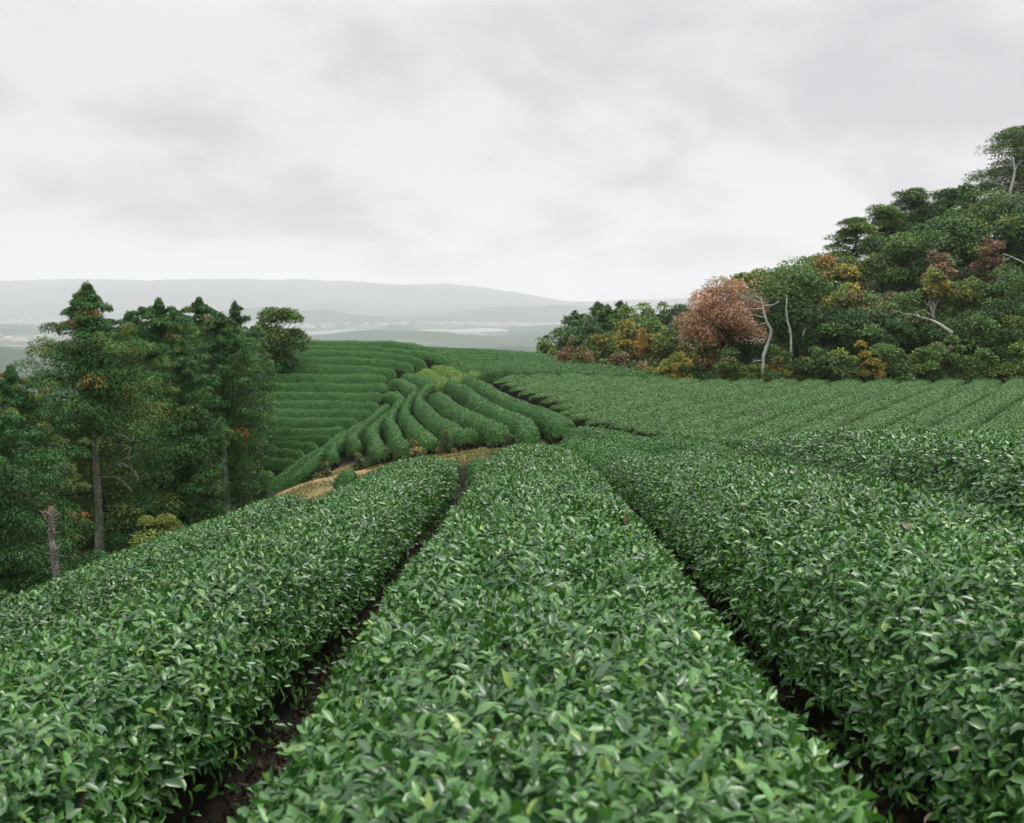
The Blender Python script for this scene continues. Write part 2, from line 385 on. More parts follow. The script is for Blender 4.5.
hill_d = lambda d: np.interp(d, [20, 30, 45, 70], [900, 800, 620, 400])
HILL = dict(dark=(.020, .072, .022), light=(.070, .190, .038), young=(.14, .24, .035), brown=(.10, .06, .03))
YEL = dict(dark=(.055, .12, .022), light=(.13, .22, .034), young=(.2, .28, .04), brown=(.12, .1, .03))
def traced(pts, h, dmin, dmax):
    return [hit(x, y, h, dmin, dmax) for x, y in pts]
def auto_w(lines, most, gap, least=.3):
    """half widths along each line so that neighbours of a family keep a furrow between them"""
    rs = [resample(l_, .25)[0] for l_ in lines]; out = []
    for i, a in enumerate(rs):
        o = np.concatenate([b for j, b in enumerate(rs) if j != i])
        dm = np.array([np.sqrt(((o - p) ** 2).sum(1).min()) for p in a])
        w_ = np.clip(dm / 2 - gap, least, most); k_ = np.ones(5) / 5
        out.append(np.convolve(np.pad(w_, 2, mode='edge'), k_, 'valid'))
    return out
ORD = ['topmost', 'second', 'third', 'fourth', 'fifth', 'sixth', 'seventh', 'eighth', 'ninth', 'tenth', 'eleventh', 'twelfth', 'thirteenth', 'fourteenth', 'fifteenth', 'sixteenth']
terr = [
    [(302, 345.5), (340, 344.5), (380, 344.5), (409, 347), (424, 350)],
    [(296, 350.5), (338, 349.5), (377, 350.5), (416, 354), (447, 360.5)],
    [(280, 356.5), (322, 354), (369, 355.5), (400, 358.5), (416, 362.5), (426, 367)],
    [(268, 363), (307, 361), (354, 361.5), (393, 365), (414, 370)],
    [(258, 370), (322, 369), (369, 370.5), (397, 374.5)],
    [(255, 380), (322, 379), (369, 378.5), (387, 380)],
    [(255, 388.8), (330, 387.8), (389, 386.5)],
    [(255, 397), (330, 396.6), (383, 396)],
    [(255, 405), (330, 405.3), (379, 406)],
    [(255, 413.5), (330, 414), (372, 414.5)],
    [(255, 422.5), (320, 422.5), (358, 423)],
    [(255, 431.2), (346, 431)],
    [(255, 439), (332, 438.8)],
    [(255, 447), (318, 447)],
    [(255, 455.5), (305, 455)],
    [(255, 463), (296, 463.5)],
]
t_lines = [traced(p, HH, 43, 85) for p in terr]; t_w = auto_w(t_lines, .55, .27)
for k, pts in enumerate(terr):
    lb = (ORD[k] + ' terraced hedge on the left hill, counting down from the crest') if k < 15 else 'lowest short terraced hedge of the left hill, beside the dark trees'
    hedge(t_lines[k], t_w[k], 1.0, lb, 'terraced hedges on the left hill', nspread=.28, prof=2.0, dens=hill_d, pal=HILL, lsize=.07, stem_step=.6, wob=.07, bare=.5, young=.05, ds=.3)
diag = [
    (.40, 38, 60, [(252, 501), (275, 487), (298, 471.5), (317, 456), (328, 446)], 'narrow hedge along the bottom edge of the left hill, above the bare dirt'),
    (.42, 40, 60, [(268, 486), (290, 469.5), (311, 454), (330, 443), (350, 430), (366, 419)], 'second thin hedge along the lower edge of the terraces'),
    (.55, 38, 60, [(344, 438), (333, 446), (332, 453.5), (346, 452)], 'small stubby hedge at the foot of the terraces, lowest hooked one'),
    (.55, 38, 60, [(387, 404), (376, 413.5), (363, 425), (352, 435), (355, 442), (364, 444)], 'hooked hedge ending in a blunt nose beside the lowest stubby hedge'),
    (.52, 38, 60, [(389, 412), (378, 421), (371, 431), (375, 440), (381, 450)], 'short hedge with a rounded end, leftmost of the downhill fan'),
    (.62, 37, 64, [(383, 393), (394, 394), (401, 399.5), (394, 408), (389, 419), (394, 430.5), (404, 445)], 'kinked downhill hedge, second from the left in the fan'),
    (.64, 36, 66, [(389, 379.5), (402, 381.5), (414, 389.7), (407.5, 401.4), (404, 413), (415, 427), (432.5, 442)], 'kinked downhill hedge, third from the left in the fan'),
    (.66, 34, 66, [(403, 374), (419, 378), (430, 384), (422, 391.6), (419, 401.4), (431, 415), (450, 427), (470, 435.5)], 'long S-shaped downhill hedge in the middle of the fan'),
    (.68, 31, 62, [(434, 393.6), (448, 403.4), (468, 415), (488, 423), (499, 428), (495, 434)], 'downhill hedge with a swollen lower end, just right of the S-shaped hedge'),
    (.68, 30, 62, [(449, 380.5), (468, 391.6), (491, 407), (515, 417), (528, 428), (525, 438.5)], 'long downhill hedge with a drooping club-shaped end'),
    (.68, 30, 62, [(465, 378), (487.4, 387.7), (516.7, 403.4), (541, 411), (561, 421), (553, 429)], 'rightmost long hedge of the fan, beside the dark field edge'),
]
def trim(line, e):
    pl, l = resample(line, .2); return [tuple(p) for p, q in zip(pl, l) if q <= l[-1] - e]
d_lines = [trim(traced(p[3], HH, p[1], p[2]), .2 if 'narrow' in p[4] or 'thin' in p[4] else .75) for p in diag]; d_w = auto_w(d_lines, .85, .06)
for (hw, a, b, pts, lb), ln_, w_ in zip(diag, d_lines, d_w):
    hedge(ln_, w_, .80, lb, 'hedges fanning down the hill', prof=2.8, endr=(.55, .55), dens=hill_d, pal=HILL, nspread=.3, lsize=.072, stem_step=.5, wob=.07, young=.045, ds=.25, bare=.32)
yel = [
    ([(417, 369), (431, 372.5), (445, 382)], 'yellow-green short hedge at the top of the fan, lowest of the bright patch'),
    ([(432, 364), (447, 367), (459, 373), (455, 379)], 'yellow-green short hedge in the middle of the bright patch'),
    ([(452, 361), (467, 363), (475, 368), (473, 374)], 'yellowest short hedge of the bright patch, beside the back field'),
]
for pts, lb in yel:
    hedge(traced(pts, HH, 50, 80), .75, HH, lb, 'bright young hedges', prof=2.3, dens=hill_d, pal=YEL, lsize=.08, stem_step=.6, bare=.2, wob=.08, young=.2, ds=.3)
# plateau behind: rows between the horizon row and the front row, interpolated on the ground
bA = np.array(traced([(420, 347.5), (470, 350), (520, 352.5), (560, 358), (585, 363)], HH, 60, 90))
bB = np.array(traced([(479, 373), (500, 370.5), (540, 370.5), (600, 373), (676, 378.2)], HH, 48, 70))
NB = 11
b_lines = [list(bA * (1 - k / (NB - 1)) + bB * k / (NB - 1)) for k in range(NB)]; b_w = auto_w(b_lines, 1.0, .12)
for k in range(NB):
    f = (k / (NB - 1))
    lab = ('hedge on the skyline at the back of the plateau field' if k == 0 else
           'front hedge of the plateau field, dark side facing the broad flat field' if k == NB - 1 else
           ORD[k] + ' hedge of the plateau field, counting forward from its skyline')
    hedge(list(bA * (1 - f) + bB * f), b_w[k], .8, lab, 'hedges of the plateau field', prof=2.6, dens=hill_d, pal=HILL, lsize=.085, bare=.2, stem_step=.8, wob=.06, young=.06, ds=.3)
# broad flat field on the right: rows run away to the right
FIELD = dict(dark=(.030, .092, .024), light=(.082, .178, .038), young=(.15, .20, .05), brown=(.12, .08, .04))
ud = np.array([.496, .868]); un = np.array([.868, -.496])
edge = np.array([hit(*p, HN, 26, 60) for p in [(489, 376.5), (525, 391), (560, 406), (580, 419), (620, 424), (655, 432), (700, 441), (742, 441.5)]])
en = edge @ un; eu = edge @ ud
ordn = np.argsort(en)
FARY = lambda x: np.interp(x, [-2, 9, 18, 27, 40], [52.2, 51.3, 51.6, 53, 55])
E2 = np.vstack([edge, [(9.0, 28.2), (11.5, 27.6), (14, 27), (17, 26.6), (21, 26.2), (26, 26)]])
Ep, El = resample(E2, .1)
lines_f = []; prev = None
for pos_l in np.arange(.6, El[-1], .08):
    x0, y0 = np.interp(pos_l, El, Ep[:, 0]), np.interp(pos_l, El, Ep[:, 1])
    if prev is not None and np.sqrt(((prev - np.array([x0, y0])) ** 2).sum(1).min()) < 1.24: continue
    a0 = np.interp(x0, [0, 6, 9, 14, 20], [R(60), R(59.5), R(58.5), R(57), R(56)])
    us = np.arange(-14, 60, .4); ang_ = a0 - R(5) * np.maximum(us, 0) / 30
    st = np.cumsum(np.stack([np.cos(ang_), np.sin(ang_)], 1), 0) * .4; pts = np.array([x0, y0]) + st - st[35]
    prev = pts; pts = pts[35:]
    ok = (pts[:, 1] < FARY(pts[:, 0]) - .5) & (pts[:, 0] < 37)
    if ok.sum() > 5: lines_f.append([tuple(p) for p in pts[ok][::3]] + [tuple(pts[ok][-1])])
rows_f = lines_f; f_w = auto_w(lines_f, .72, .035)
fd = lambda d: np.interp(d, [20, 30, 40, 55], [850, 720, 560, 420])
NUMW = ORD + ['seventeenth', 'eighteenth', 'nineteenth', 'twentieth'] + ['twenty-' + w_ for w_ in ['first'] + ORD[1:9]] + ['thirtieth'] + ['thirty-' + w_ for w_ in ['first'] + ORD[1:9]]
for k, line in enumerate(lines_f):
    if k == 0: lab = 'shortest hedge in the far left corner of the broad flat field'
    elif k == len(rows_f) - 1: lab = 'outermost hedge at the right end of the broad flat field'
    else: lab = 'clipped hedge of the broad flat field, %s from its far left corner' % NUMW[k]
    hedge(line, f_w[k], HN, lab, 'hedges of the broad flat field', prof=7, end_bare=.88, endr=(.10, .10), dens=fd, pal=FIELD, lsize=.072, stem_step=.3, wob=.03, bare=.66, young=.05, ds=.3)
dip = [
    (.85, 22, 40, [(558, 438), (575, 437), (600, 443), (625, 452), (650, 462)], 'rounded wide hedge in the dip, just behind the end of the central hedge'),
    (.80, 22, 40, [(566, 427), (595, 427.5), (622, 434), (655, 442)], 'bluish hedge in the dip below the dark edge of the flat field'),
    (.75, 20, 40, [(655, 435), (690, 440), (725, 448)], 'short hedge crest showing in front of the flat field edge'),
    (.6, 24, 40, [(444, 457), (458, 456)], 'small rounded tea bush behind the left hedge, beside the dry bank'),
    (.7, 24, 40, [(468, 457), (487, 453)], 'low tea bush in the dip between the two other small bushes'),
    (.6, 22, 40, [(484, 465), (505, 456), (526, 449.5)], 'slanting tea hedge peeping over the central hedge on its left'),
    (.6, 28, 42, [(334, 478.5), (356, 479)], 'lone dark tea bush on the bare dirt path'),
    (.45, 27, 42, [(368, 477), (384, 473)], 'little tea bush at the right end of the bare path'),
]
for hw, a, b, pts, lb in dip:
    hedge(traced(pts, .72 if hw > .5 else .5, a, b), hw, .72 if hw > .5 else .5, lb, 'tea hedges in the dip', prof=2.4, endr=(.7, .7), dens=lambda d: np.full_like(d, 900.), pal=HILL, lsize=.07, bare=.15, stem_step=.3, wob=.06, ds=.2)

# ------------------------------------------------------------------ ground, path, valley, mountains
def ground():
    N = 420
    u = np.linspace(-1, 1, N)
    x = 55 * u + 9300 * np.sign(u) * np.abs(u) ** 6; y = 38 + 62 * u + 9300 * np.sign(u) * np.abs(u) ** 6
    X, Y = np.meshgrid(x, y); Z = T(X, Y)
    near = np.hypot(X - 4, Y - 38) < 90
    Z = Z + near * (fbm(X * .9, Y * .9, 2) - .5) * .05
    V = np.stack([X, Y, Z], -1).reshape(-1, 3)
    i = np.arange(N - 1)[:, None] * N; j = np.arange(N - 1)[None]
    q = np.stack([i + j, i + j + 1, i + N + j + 1, i + N + j], -1).reshape(-1, 4)
    cx, cy = V[q, 0].mean(1), V[q, 1].mean(1); r = np.hypot(cx - 4, cy - 38)
    n1 = fbm(cx * .7, cy * .7, 31)[:, None]; n2 = fbm(cx / 2.6, cy / 2.6, 33)[:, None]
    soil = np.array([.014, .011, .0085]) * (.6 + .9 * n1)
    dirt = np.array([.22, .145, .08]) * (.6 + .8 * n1); dry = np.array([.22, .19, .075]) * (.6 + .8 * n1); gr = np.array([.05, .085, .028])
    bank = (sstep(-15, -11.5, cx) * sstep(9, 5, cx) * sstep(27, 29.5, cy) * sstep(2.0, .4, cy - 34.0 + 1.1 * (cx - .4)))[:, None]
    mixd = np.clip((n2 - .42) * 6, 0, 1)
    bankc = dirt * mixd + dry * (1 - mixd); gm = np.clip((n1 - .56) * 7, 0, 1); bankc = bankc * (1 - gm) + gr * gm
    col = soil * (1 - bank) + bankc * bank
    # valley: woods, fields and pale built-up ground
    f1 = fbm(cx / 260, cy / 180, 41)[:, None]; f2 = fbm(cx / 70, cy / 50, 43)[:, None]; f3 = fbm(cx / 900, cy / 420, 45)[:, None]
    wood = np.array([.028, .055, .03]) * (.7 + .7 * f2); field = np.array([.16, .19, .09]); pale = np.array([.27, .26, .24])
    hillz = V[q, 2].mean(1)[:, None]
    low = sstep(VALLEY + 12, VALLEY + 2, hillz)
    vc = wood * (1 - np.clip((f1 - .58) * 6, 0, 1) * low) + field * np.clip((f1 - .58) * 6, 0, 1) * low
    pm = np.clip((f3 - .50) * 7, 0, 1) * np.clip((f2 - .38) * 5, 0, 1) * low
    vc = vc * (1 - pm) + pale * pm
    w = sstep(110, 160, r)[:, None]
    col = col * (1 - w) + vc * w
    wd = np.array([.03, .035, .016])                       # leaf mould under the trees
    under = ((sstep(-12, -14, cx) * sstep(28, 36, cy) + sstep(-5, -7, cx) * sstep(34, 28, cy) + sstep(51, 54, cy) * sstep(4, 12, cx)) * sstep(140, 110, r))[:, None]
    under = np.clip(under, 0, 1); col = col * (1 - under) + wd * under
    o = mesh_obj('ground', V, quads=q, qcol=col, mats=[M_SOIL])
    tag(o, 'brown soil of the tea hills falling to a hazy wooded valley', 'ground', kind='structure')
ground()
def path():
    pl, l = resample(traced([(240, 504), (275, 490), (305, 484), (340, 476), (375, 469), (402, 464)], .05, 27, 42), .12)
    tg = nrm(np.gradient(pl, axis=0)); sd = np.stack([tg[:, 1], -tg[:, 0]], 1)
    s = np.linspace(-1, 1, 17); w = np.interp(l, [0, l[-1] * .5, l[-1]], [.8, 1.0, .35])
    X = pl[:, 0:1] + sd[:, 0:1] * s * w[:, None]; Y = pl[:, 1:2] + sd[:, 1:2] * s * w[:, None]
    Z = T(X, Y) + .055 - .10 * np.abs(s)[None] ** 2 + (fbm(X * 2.2, Y * 2.2, 12) - .5) * .12
    n, m = X.shape; i = np.arange(n - 1)[:, None] * m; j = np.arange(m - 1)[None]
    q = np.stack([i + j, i + m + j, i + m + j + 1, i + j + 1], -1).reshape(-1, 4)
    V = np.stack([X, Y, Z], -1).reshape(-1, 3); cn = fbm(V[q, 0].mean(1) * 1.5, V[q, 1].mean(1) * 1.5, 8)[:, None]
    o = mesh_obj('path', V, quads=q, qcol=np.array([.25, .18, .09]) * (.45 + 1.1 * cn), mats=[M_SOIL])
    tag(o, 'bare sandy track between the near field and the hill', 'path', kind='structure')
path()
def mountains():
    px = np.linspace(-900, 1900, 420)
    sky = np.interp(px, [-900, -300, 0, 80, 150, 230, 300, 360, 400, 445, 480, 520, 545, 570, 620, 760, 1000, 1500, 1900],
                    [270, 276, 281, 279.5, 280.5, 279, 280, 283.5, 285, 283.5, 287, 293, 297, 302, 301, 296, 290, 280, 275])
    sky = sky + (fbm(px / 60, px * 0, 77) - .5) * 4 + (fbm(px / 14, px * 0, 78) - .5) * 1.6
    ys = np.linspace(5100, 9400, 80)
    PX, Yy = np.meshgrid(px, ys)
    X = (PX - CX) / F * Yy
    top = (HORIZON - sky)[None] / F * 7600
    foot = sstep(5100, 7600, Yy) ** .8 * sstep(9400, 7700, Yy)
    rid = fbm(X / 640, Yy / 800, 61); 
    Z = VALLEY - 6 + (top - VALLEY + 6) * foot * (1 - .55 * (1 - sstep(6700, 7600, Yy)) * np.abs(rid - .5) * 3.2) + (fbm(X / 170, Yy / 230, 63) - .5) * 34 * foot * sstep(7650, 6600, Yy)
    n, m = X.shape; i = np.arange(n - 1)[:, None] * m; j = np.arange(m - 1)[None]
    q = np.stack([i + j, i + j + 1, i + m + j + 1, i + m + j], -1).reshape(-1, 4)
    V = np.stack([X, Yy, Z], -1).reshape(-1, 3)
    f2 = fbm(V[q, 0].mean(1) / 90, V[q, 1].mean(1) / 90, 43)[:, None]
    o = mesh_obj('mountains', V, quads=q, qcol=np.array([.028, .05, .034]) * (.1 + 1.9 * f2), mats=[M_FAR])
    tag(o, 'long wooded mountain range fading into haze across the valley', 'mountains', kind='structure')
mountains()
def lake():
    # a branching lake in the valley floor
    a = np.linspace(0, 2 * PI, 160, endpoint=False)
    rr = 1 + .35 * np.sin(2 * a + .6) + .22 * np.sin(3 * a + 2) + .12 * np.sin(7 * a)
    cx, cy = (425 - CX) / F * 3350, 3350
    x = cx + rr * 330 * np.cos(a); y = cy + rr * 330 * np.sin(a)
    V = np.stack([x, y, np.full_like(x, VALLEY + 1.2)], 1); V = np.vstack([V, [cx, cy, VALLEY + 1.2]])
    t = np.stack([np.arange(160), (np.arange(160) + 1) % 160, np.full(160, 160)], 1)
    o = mesh_obj('lake', V, tris=t, tcol=np.array([.1, .1, .1]), mats=[M_WATER], smooth=False)
    tag(o, 'pale lake on the valley floor below the mountains', 'lake', kind='structure')
lake()
def town():
    g = Geo(); rg = np.random.default_rng(5); k = 0
    box = np.array([[-1, -1, 0], [1, -1, 0], [1, 1, 0], [-1, 1, 0], [-1, -1, 1], [1, -1, 1], [1, 1, 1], [-1, 1, 1]], float)
    bq = np.array([[0, 1, 5, 4], [1, 2, 6, 5], [2, 3, 7, 6], [3, 0, 4, 7], [4, 5, 6, 7]])
    cl = [(-1750, 3500, 440), (-2300, 4400, 400), (-1200, 4000, 350), (-560, 4000, 340), (90, 3100, 260), (200, 3900, 320), (-1500, 2600, 200)]
    while k < 900:
        cx, cy, s = cl[rg.integers(len(cl))]; x, y = rg.normal(cx, s), rg.normal(cy, s * .6)
        z = float(T(np.array([x]), np.array([y]))[0])
        if z > VALLEY + 8 or math.hypot(x + 290, (y - 3350) / 1.4) < 430: continue
        w, d, h = rg.uniform(5, 13), rg.uniform(4, 9), rg.uniform(4, 10); a = rg.uniform(0, PI)
        v = box * np.array([w, d, h]); v = np.stack([v[:, 0] * math.cos(a) - v[:, 1] * math.sin(a) + x, v[:, 0] * math.sin(a) + v[:, 1] * math.cos(a) + y, v[:, 2] + z - .5], 1)
        g.add(v, q=bq, col=np.array([.46, .45, .43]) * rg.uniform(.6, 1.1)); k += 1
    o = g.build('distant_town', [M_HOUSE], smooth=False)
    tag(o, 'scattered pale roofs of a far town in the hazy valley', 'town', kind='stuff')
town()

# ------------------------------------------------------------------ trees
DG = (.040, .092, .028); MG = (.078, .148, .034); LG = (.130, .190, .040); OL = (.125, .145, .038); YE = (.32, .25, .045)
OR = (.26, .125, .04); RU = (.185, .090, .058); PK = (.24, .15, .10); BG = (.034, .082, .034); YG = (.155, .19, .04); CYP = (.034, .108, .027)
GREY = (.30, .29, .27); BARKC = (.055, .047, .038); PALE = (.37, .36, .33)
def onsphere(n):
    return nrm(RNG.normal(0, 1, (n, 3)))
def clump(g, c_, rad, n, cols, size, up=.5, droop=0., spread=.34, aspect=.5):
    """leaves through the outer half of an ellipsoid clump"""
    n = int(n)
    o = onsphere(n); o[:, 2] = np.where(o[:, 2] < -.35, -o[:, 2], o[:, 2])
    rr = RNG.uniform(.45, 1.06, (n, 1)) ** .7
    pos = np.asarray(c_) + o * rr * np.asarray(rad)
    nn = nrm(o / np.asarray(rad) * min(rad) + np.array([0, 0, up]) + RNG.normal(0, spread, (n, 3)))
    d = nrm(np.cross(nn, onsphere(n)) + o * .5 + np.array([0, 0, -droop]))
    s = size * RNG.uniform(.65, 1.35, n)
    g.leaves(pos, d, nn, s, s * aspect, cols)
def mixcol(pal, n, jit=.25):
    """pal: [(colour, weight)...]"""
    w = np.array([p[1] for p in pal], float); w /= w.sum()
    k = RNG.choice(len(pal), n, p=w); cc = np.array([p[0] for p in pal])[k]
    return cc * RNG.uniform(1 - jit, 1 + jit, (n, 1))
def clumpcol(pal, n):
    w = np.array([p[1] for p in pal], float); w /= w.sum()
    base = np.array(pal[RNG.choice(len(pal), p=w)][0]) * RNG.uniform(.8, 1.25)
    cc = np.tile(base, (n, 1)) * RNG.uniform(.7, 1.35, (n, 1))
    o = RNG.random(n) < .12; cc[o] = mixcol(pal, int(o.sum()))
    return cc
def wob_line(a, b, n=5, w=.08):
    a, b = np.asarray(a, float), np.asarray(b, float); t = np.linspace(0, 1, n)[:, None]; L = np.linalg.norm(b - a)
    return a * (1 - t) + b * t + RNG.normal(0, w * L, (n, 3)) * np.sin(t * PI)
def tree(kind, px, py, d, rpx, pal, label, name=None, low=.25, dens=1., bark=BARKC, cat='tree', group=None, lean=0., bare_front=0., spire=2.1, fine=1.):
    x = (px - CX) / F * d; ztop = ray(px, py)[2] * d; zb = float(T(np.array([x]), np.array([d]))[0]) - .1
    r = rpx * d / F; h = max(ztop - zb, 1.0)
    nm = name or {'broad': 'broadleaf_tree', 'cyp': 'cypress_tree', 'pine': 'pine_tree', 'con': 'conifer_tree', 'shrub': 'shrub'}[kind]
    root = empty(nm, (x, d, zb), label, cat, group)
    tk = Geo(); cr = Geo(); base = np.array([x, d, zb]); px_m = F / d
    sz = max(3.0 / px_m, .09) * fine if kind not in ('cyp', 'shrub') else max(2.3 / px_m, .062) if kind == 'cyp' or d < 40 else 2.8 / px_m
    nleaf = dens * (4.2 if kind in ('cyp', 'con') else 2.8) * 4 * PI * ((r * r + 2 * r * h * .4) / 3) / (sz * sz * .5)
    nleaf = min(nleaf, 130000)
    if kind == 'broad':
        cz = zb + h * (low + (1 - low) * .5); rz = h * (1 - low) * .5
        top = base + np.array([lean * r, 0, h * .8])
        tk.tube(wob_line(base, top, 7, .03), np.linspace(.016 * h + .04, .015, 7), 7, bark)
        N = 20 + int(rpx * .5)
        o = onsphere(N); o[:, 2] *= .95; rr = RNG.uniform(.25, .88, (N, 1)) ** .6
        cen = np.array([x, d, cz]) + o * rr * np.array([r, r, rz])
        for c_ in cen:
            cr_ = RNG.uniform(.26, .42) * min(r, rz * 1.1); n = int(nleaf / N)
            clump(cr, c_, (cr_ * 1.15, cr_ * 1.15, cr_ * .8), n, clumpcol(pal, n), sz)
        for c_ in cen[:9]:
            f = RNG.uniform(.25, .6); tk.tube(wob_line(base + (top - base) * f, c_, 5, .06), np.linspace(.007 * h + .012, .008, 5), 5, bark)
    elif kind == 'shrub':
        N = 12 + int(rpx * .3)
        o = onsphere(N); o[:, 2] = np.abs(o[:, 2]); rr = RNG.uniform(.2, 1.15, (N, 1)) ** .7
        cen = np.array([x, d, zb + h * .12]) + o * rr * np.array([r, r * .8, h * .8])
        for c_ in cen:
            cr_ = RNG.uniform(.18, .44) * min(r, h * .9); n = int(nleaf * 1.2 / N)
            clump(cr, c_, (cr_ * 1.15, cr_ * 1.1, cr_ * .85), n, clumpcol(pal, n), sz)
            tk.tube(wob_line(base + RNG.normal(0, .08, 3) * np.array([1, 1, 0]), c_, 4, .08), np.linspace(.03, .008, 4), 4, bark)
    elif kind in ('cyp', 'con'):
        top = base + np.array([0, 0, h])
        tk.tube(wob_line(base, top, 9, .006), np.linspace(.013 * h + .03, .012, 9), 8, bark)
        N = int((64 if kind == 'cyp' else 34) * (1 + rpx / 60))
        for k in range(N):
            f = low + (1 - low) * (k + .5) / N; az = k * 2.4 + RNG.normal(0, .3)
            if f < bare_front and math.sin(az) < .05: continue
            t = (f - low) / (1 - low)
            prof_ = min(1, .65 + t * 2.2) * min(1.0, spire * (1 - t) ** (.92 if spire < 2 else .62)) + .02
            ln_ = r * prof_ * RNG.uniform(.78, 1.08)
            p0 = base + np.array([0, 0, h * f]); dirv = np.array([math.cos(az), math.sin(az), RNG.uniform(-.15, .25)])
            p1 = p0 + dirv * ln_
            tk.tube(wob_line(p0, p1, 4, .05), np.linspace(.006 * h * (1 - t) + .010, .005, 4), 4, BARKC)
            m = max(2, int(ln_ / (.45 * r) * 3))
            for q in range(m):
                s = (q + RNG.uniform(.6, 1)) / m
                c_ = p0 + (p1 - p0) * s + RNG.normal(0, .12 * ln_, 3) * np.array([1, 1, .6])
                cs = (.14 + .10 * (1 - s)) * r * (.22 + .9 * min(1, spire * (1 - t) ** .8)) * RNG.uniform(.7, 1.3)
                n = int(nleaf * .95 / N / m * (1.25 - .5 * t))
                clump(cr, c_, (cs * 1.1, cs * 1.1, cs * .75), n, clumpcol(pal, n), sz * 1.4, up=.3, droop=.8, aspect=.26)
        n = int(nleaf * .015) + 12
        clump(cr, top - np.array([0, 0, .12 * h * .3]), (.05 * r + .05, .05 * r + .05, .06 * h), n, clumpcol(pal, n), sz, droop=.2, aspect=.35)
    elif kind == 'pine':
        top = base + np.array([lean * r, 0, h * .93])
        line = wob_line(base, top, 9, .03); tk.tube(line, np.linspace(.022 * h + .04, .03, 9), 7, bark)
        N = 11 + int(rpx * .22)
        for k in range(N):
            f = low + (1 - low) * (k + .6) / N; az = k * 2.4 + RNG.normal(0, .4); t = (f - low) / (1 - low)
            ln_ = r * (1.05 - .75 * t) * RNG.uniform(.6, 1.1)
            p0 = base + (top - base) * f * .98; p1 = p0 + np.array([math.cos(az) * ln_, math.sin(az) * ln_, RNG.uniform(.0, .3) * ln_])
            tk.tube(wob_line(p0, p1, 5, .06), np.linspace(.010 * h, .012, 5), 4, bark)
            for q in range(3):
                c_ = p0 + (p1 - p0) * RNG.uniform(.55, 1.05) + RNG.normal(0, .10 * r, 3) * np.array([1, 1, .35])
                cs = RNG.uniform(.2, .36) * r; n = int(nleaf * .8 / N / 3)
                clump(cr, c_, (cs * 1.25, cs * 1.25, cs * .38), n, clumpcol(pal, n), sz, up=.8, aspect=.3)
        n = int(nleaf * .8 / N)
        clump(cr, top, (.3 * r, .3 * r, .12 * r), n, clumpcol(pal, n), sz, up=.8, aspect=.3)
    tk.build('trunk' if kind != 'shrub' else 'stems', [M_BARK], root)
    cr.build('crown' if kind != 'shrub' else 'foliage', [M_TREE], root)
    return root
GL = 'conifers on the left slope'
cyp_or = [(CYP, 7), (MG, 3), (OL, .4), ((.22, .14, .04), .5), (YG, .6)]
cyp_g = [(CYP, 6), (MG, 2.5), (DG, 2), (OL, .6)]
tree('cyp', 90, 290, 26, 96, cyp_or, 'tallest cypress with orange-brown tips and a pale bare lower trunk', low=.2, bare_front=.55, spire=1.75, dens=1.1, bark=(.25, .24, .215), group=GL)
tree('cyp', 161, 305, 34, 66, cyp_g, 'green cypress with a pointed top just right of the tallest one', low=.12, group=GL)
tree('cyp', 201, 303, 40, 56, cyp_g, 'bushy cypress with the middle of the three blunt green tops', low=.12, group=GL)
tree('cyp', 181, 316, 46, 62, cyp_g, 'cypress top filling the dip between the first two green tops', low=.1, group=GL)
tree('cyp', 215, 317, 50, 48, cyp_g, 'cypress top showing between the blunt green top and the dark spike', low=.1, group=GL)
tree('con', 236, 306, 47, 30, [(DG, 5), (BG, 3)], 'thin dark conifer spiking up beside the round tree', low=.12, group=GL)
tree('cyp', 222, 318, 32, 47, [(CYP, 5), (DG, 3), (MG, 2), (OR, .15)], 'dense dark cypress in front of the terraces with a bare grey lower trunk', low=.2, bare_front=.5, bark=(.27, .28, .27), dens=1.0, group=GL)
tree('cyp', 130, 318, 40, 58, cyp_g, 'dark cypress half hidden behind the tallest cypress', low=.1, group=GL)
tree('cyp', 183, 345, 29, 40, cyp_g, 'full green cypress in the shadowed middle of the left grove', low=.1, group=GL)
tree('cyp', 10, 372, 23, 62, [(CYP, 5), (MG, 2), (OL, 1), (OR, .25)], 'dark bushy cypress at the left picture edge below the hazy valley', low=.05, group=GL)
tree('cyp', -28, 398, 19.5, 84, [(CYP, 5), (DG, 3)], 'cypress cut off by the left picture edge', low=.02, group=GL)
tree('cyp', 58, 405, 29, 55, [(CYP, 4), (DG, 3), (OR, .3)], 'shaded cypress low behind the broken snag', low=.02, group=GL)
tree('cyp', 128, 420, 33, 60, [(DG, 4), (CYP, 4)], 'dark cypress filling the shade behind the bare trunk', low=.02, group=GL)
tree('cyp', 190, 430, 36, 46, [(DG, 4), (BG, 3)], 'gloomy cypress in the black gap left of the grey trunk', low=.02, group=GL)
tree('broad', 278, 304, 62, 29, [(MG, 4), (DG, 3), (LG, 1.5), (OL, .8)], 'round broadleaf tree at the top left of the terraces', low=.08, dens=2.2)
tree('broad', 257, 322, 58, 18, [(MG, 4), (DG, 3), (OL, .5)], 'smaller green tree tucked left of the round tree', low=.08, dens=1.6)
tree('shrub', 150, 517, 23, 36, [(YG, 3), (OL, 3), (MG, 2)], 'yellow-green shrub under the tallest cypress at the field edge', cat='shrub')
tree('shrub', 252, 468, 36, 20, [((.06, .10, .06), 3), (MG, 2), (BG, 1)], 'grey-green shrub beside the grey trunk and the terraces', cat='shrub')
tree('shrub', 100, 545, 20.5, 34, [(DG, 3), (CYP, 3), (OL, .6)], 'dark shrub beside the snag at the field edge', cat='shrub')
tree('shrub', 20, 560, 14.5, 50, [(DG, 3), (CYP, 3)], 'near-black shrub under the trees at the left edge', cat='shrub')

GR = 'trees of the right-hand wood'
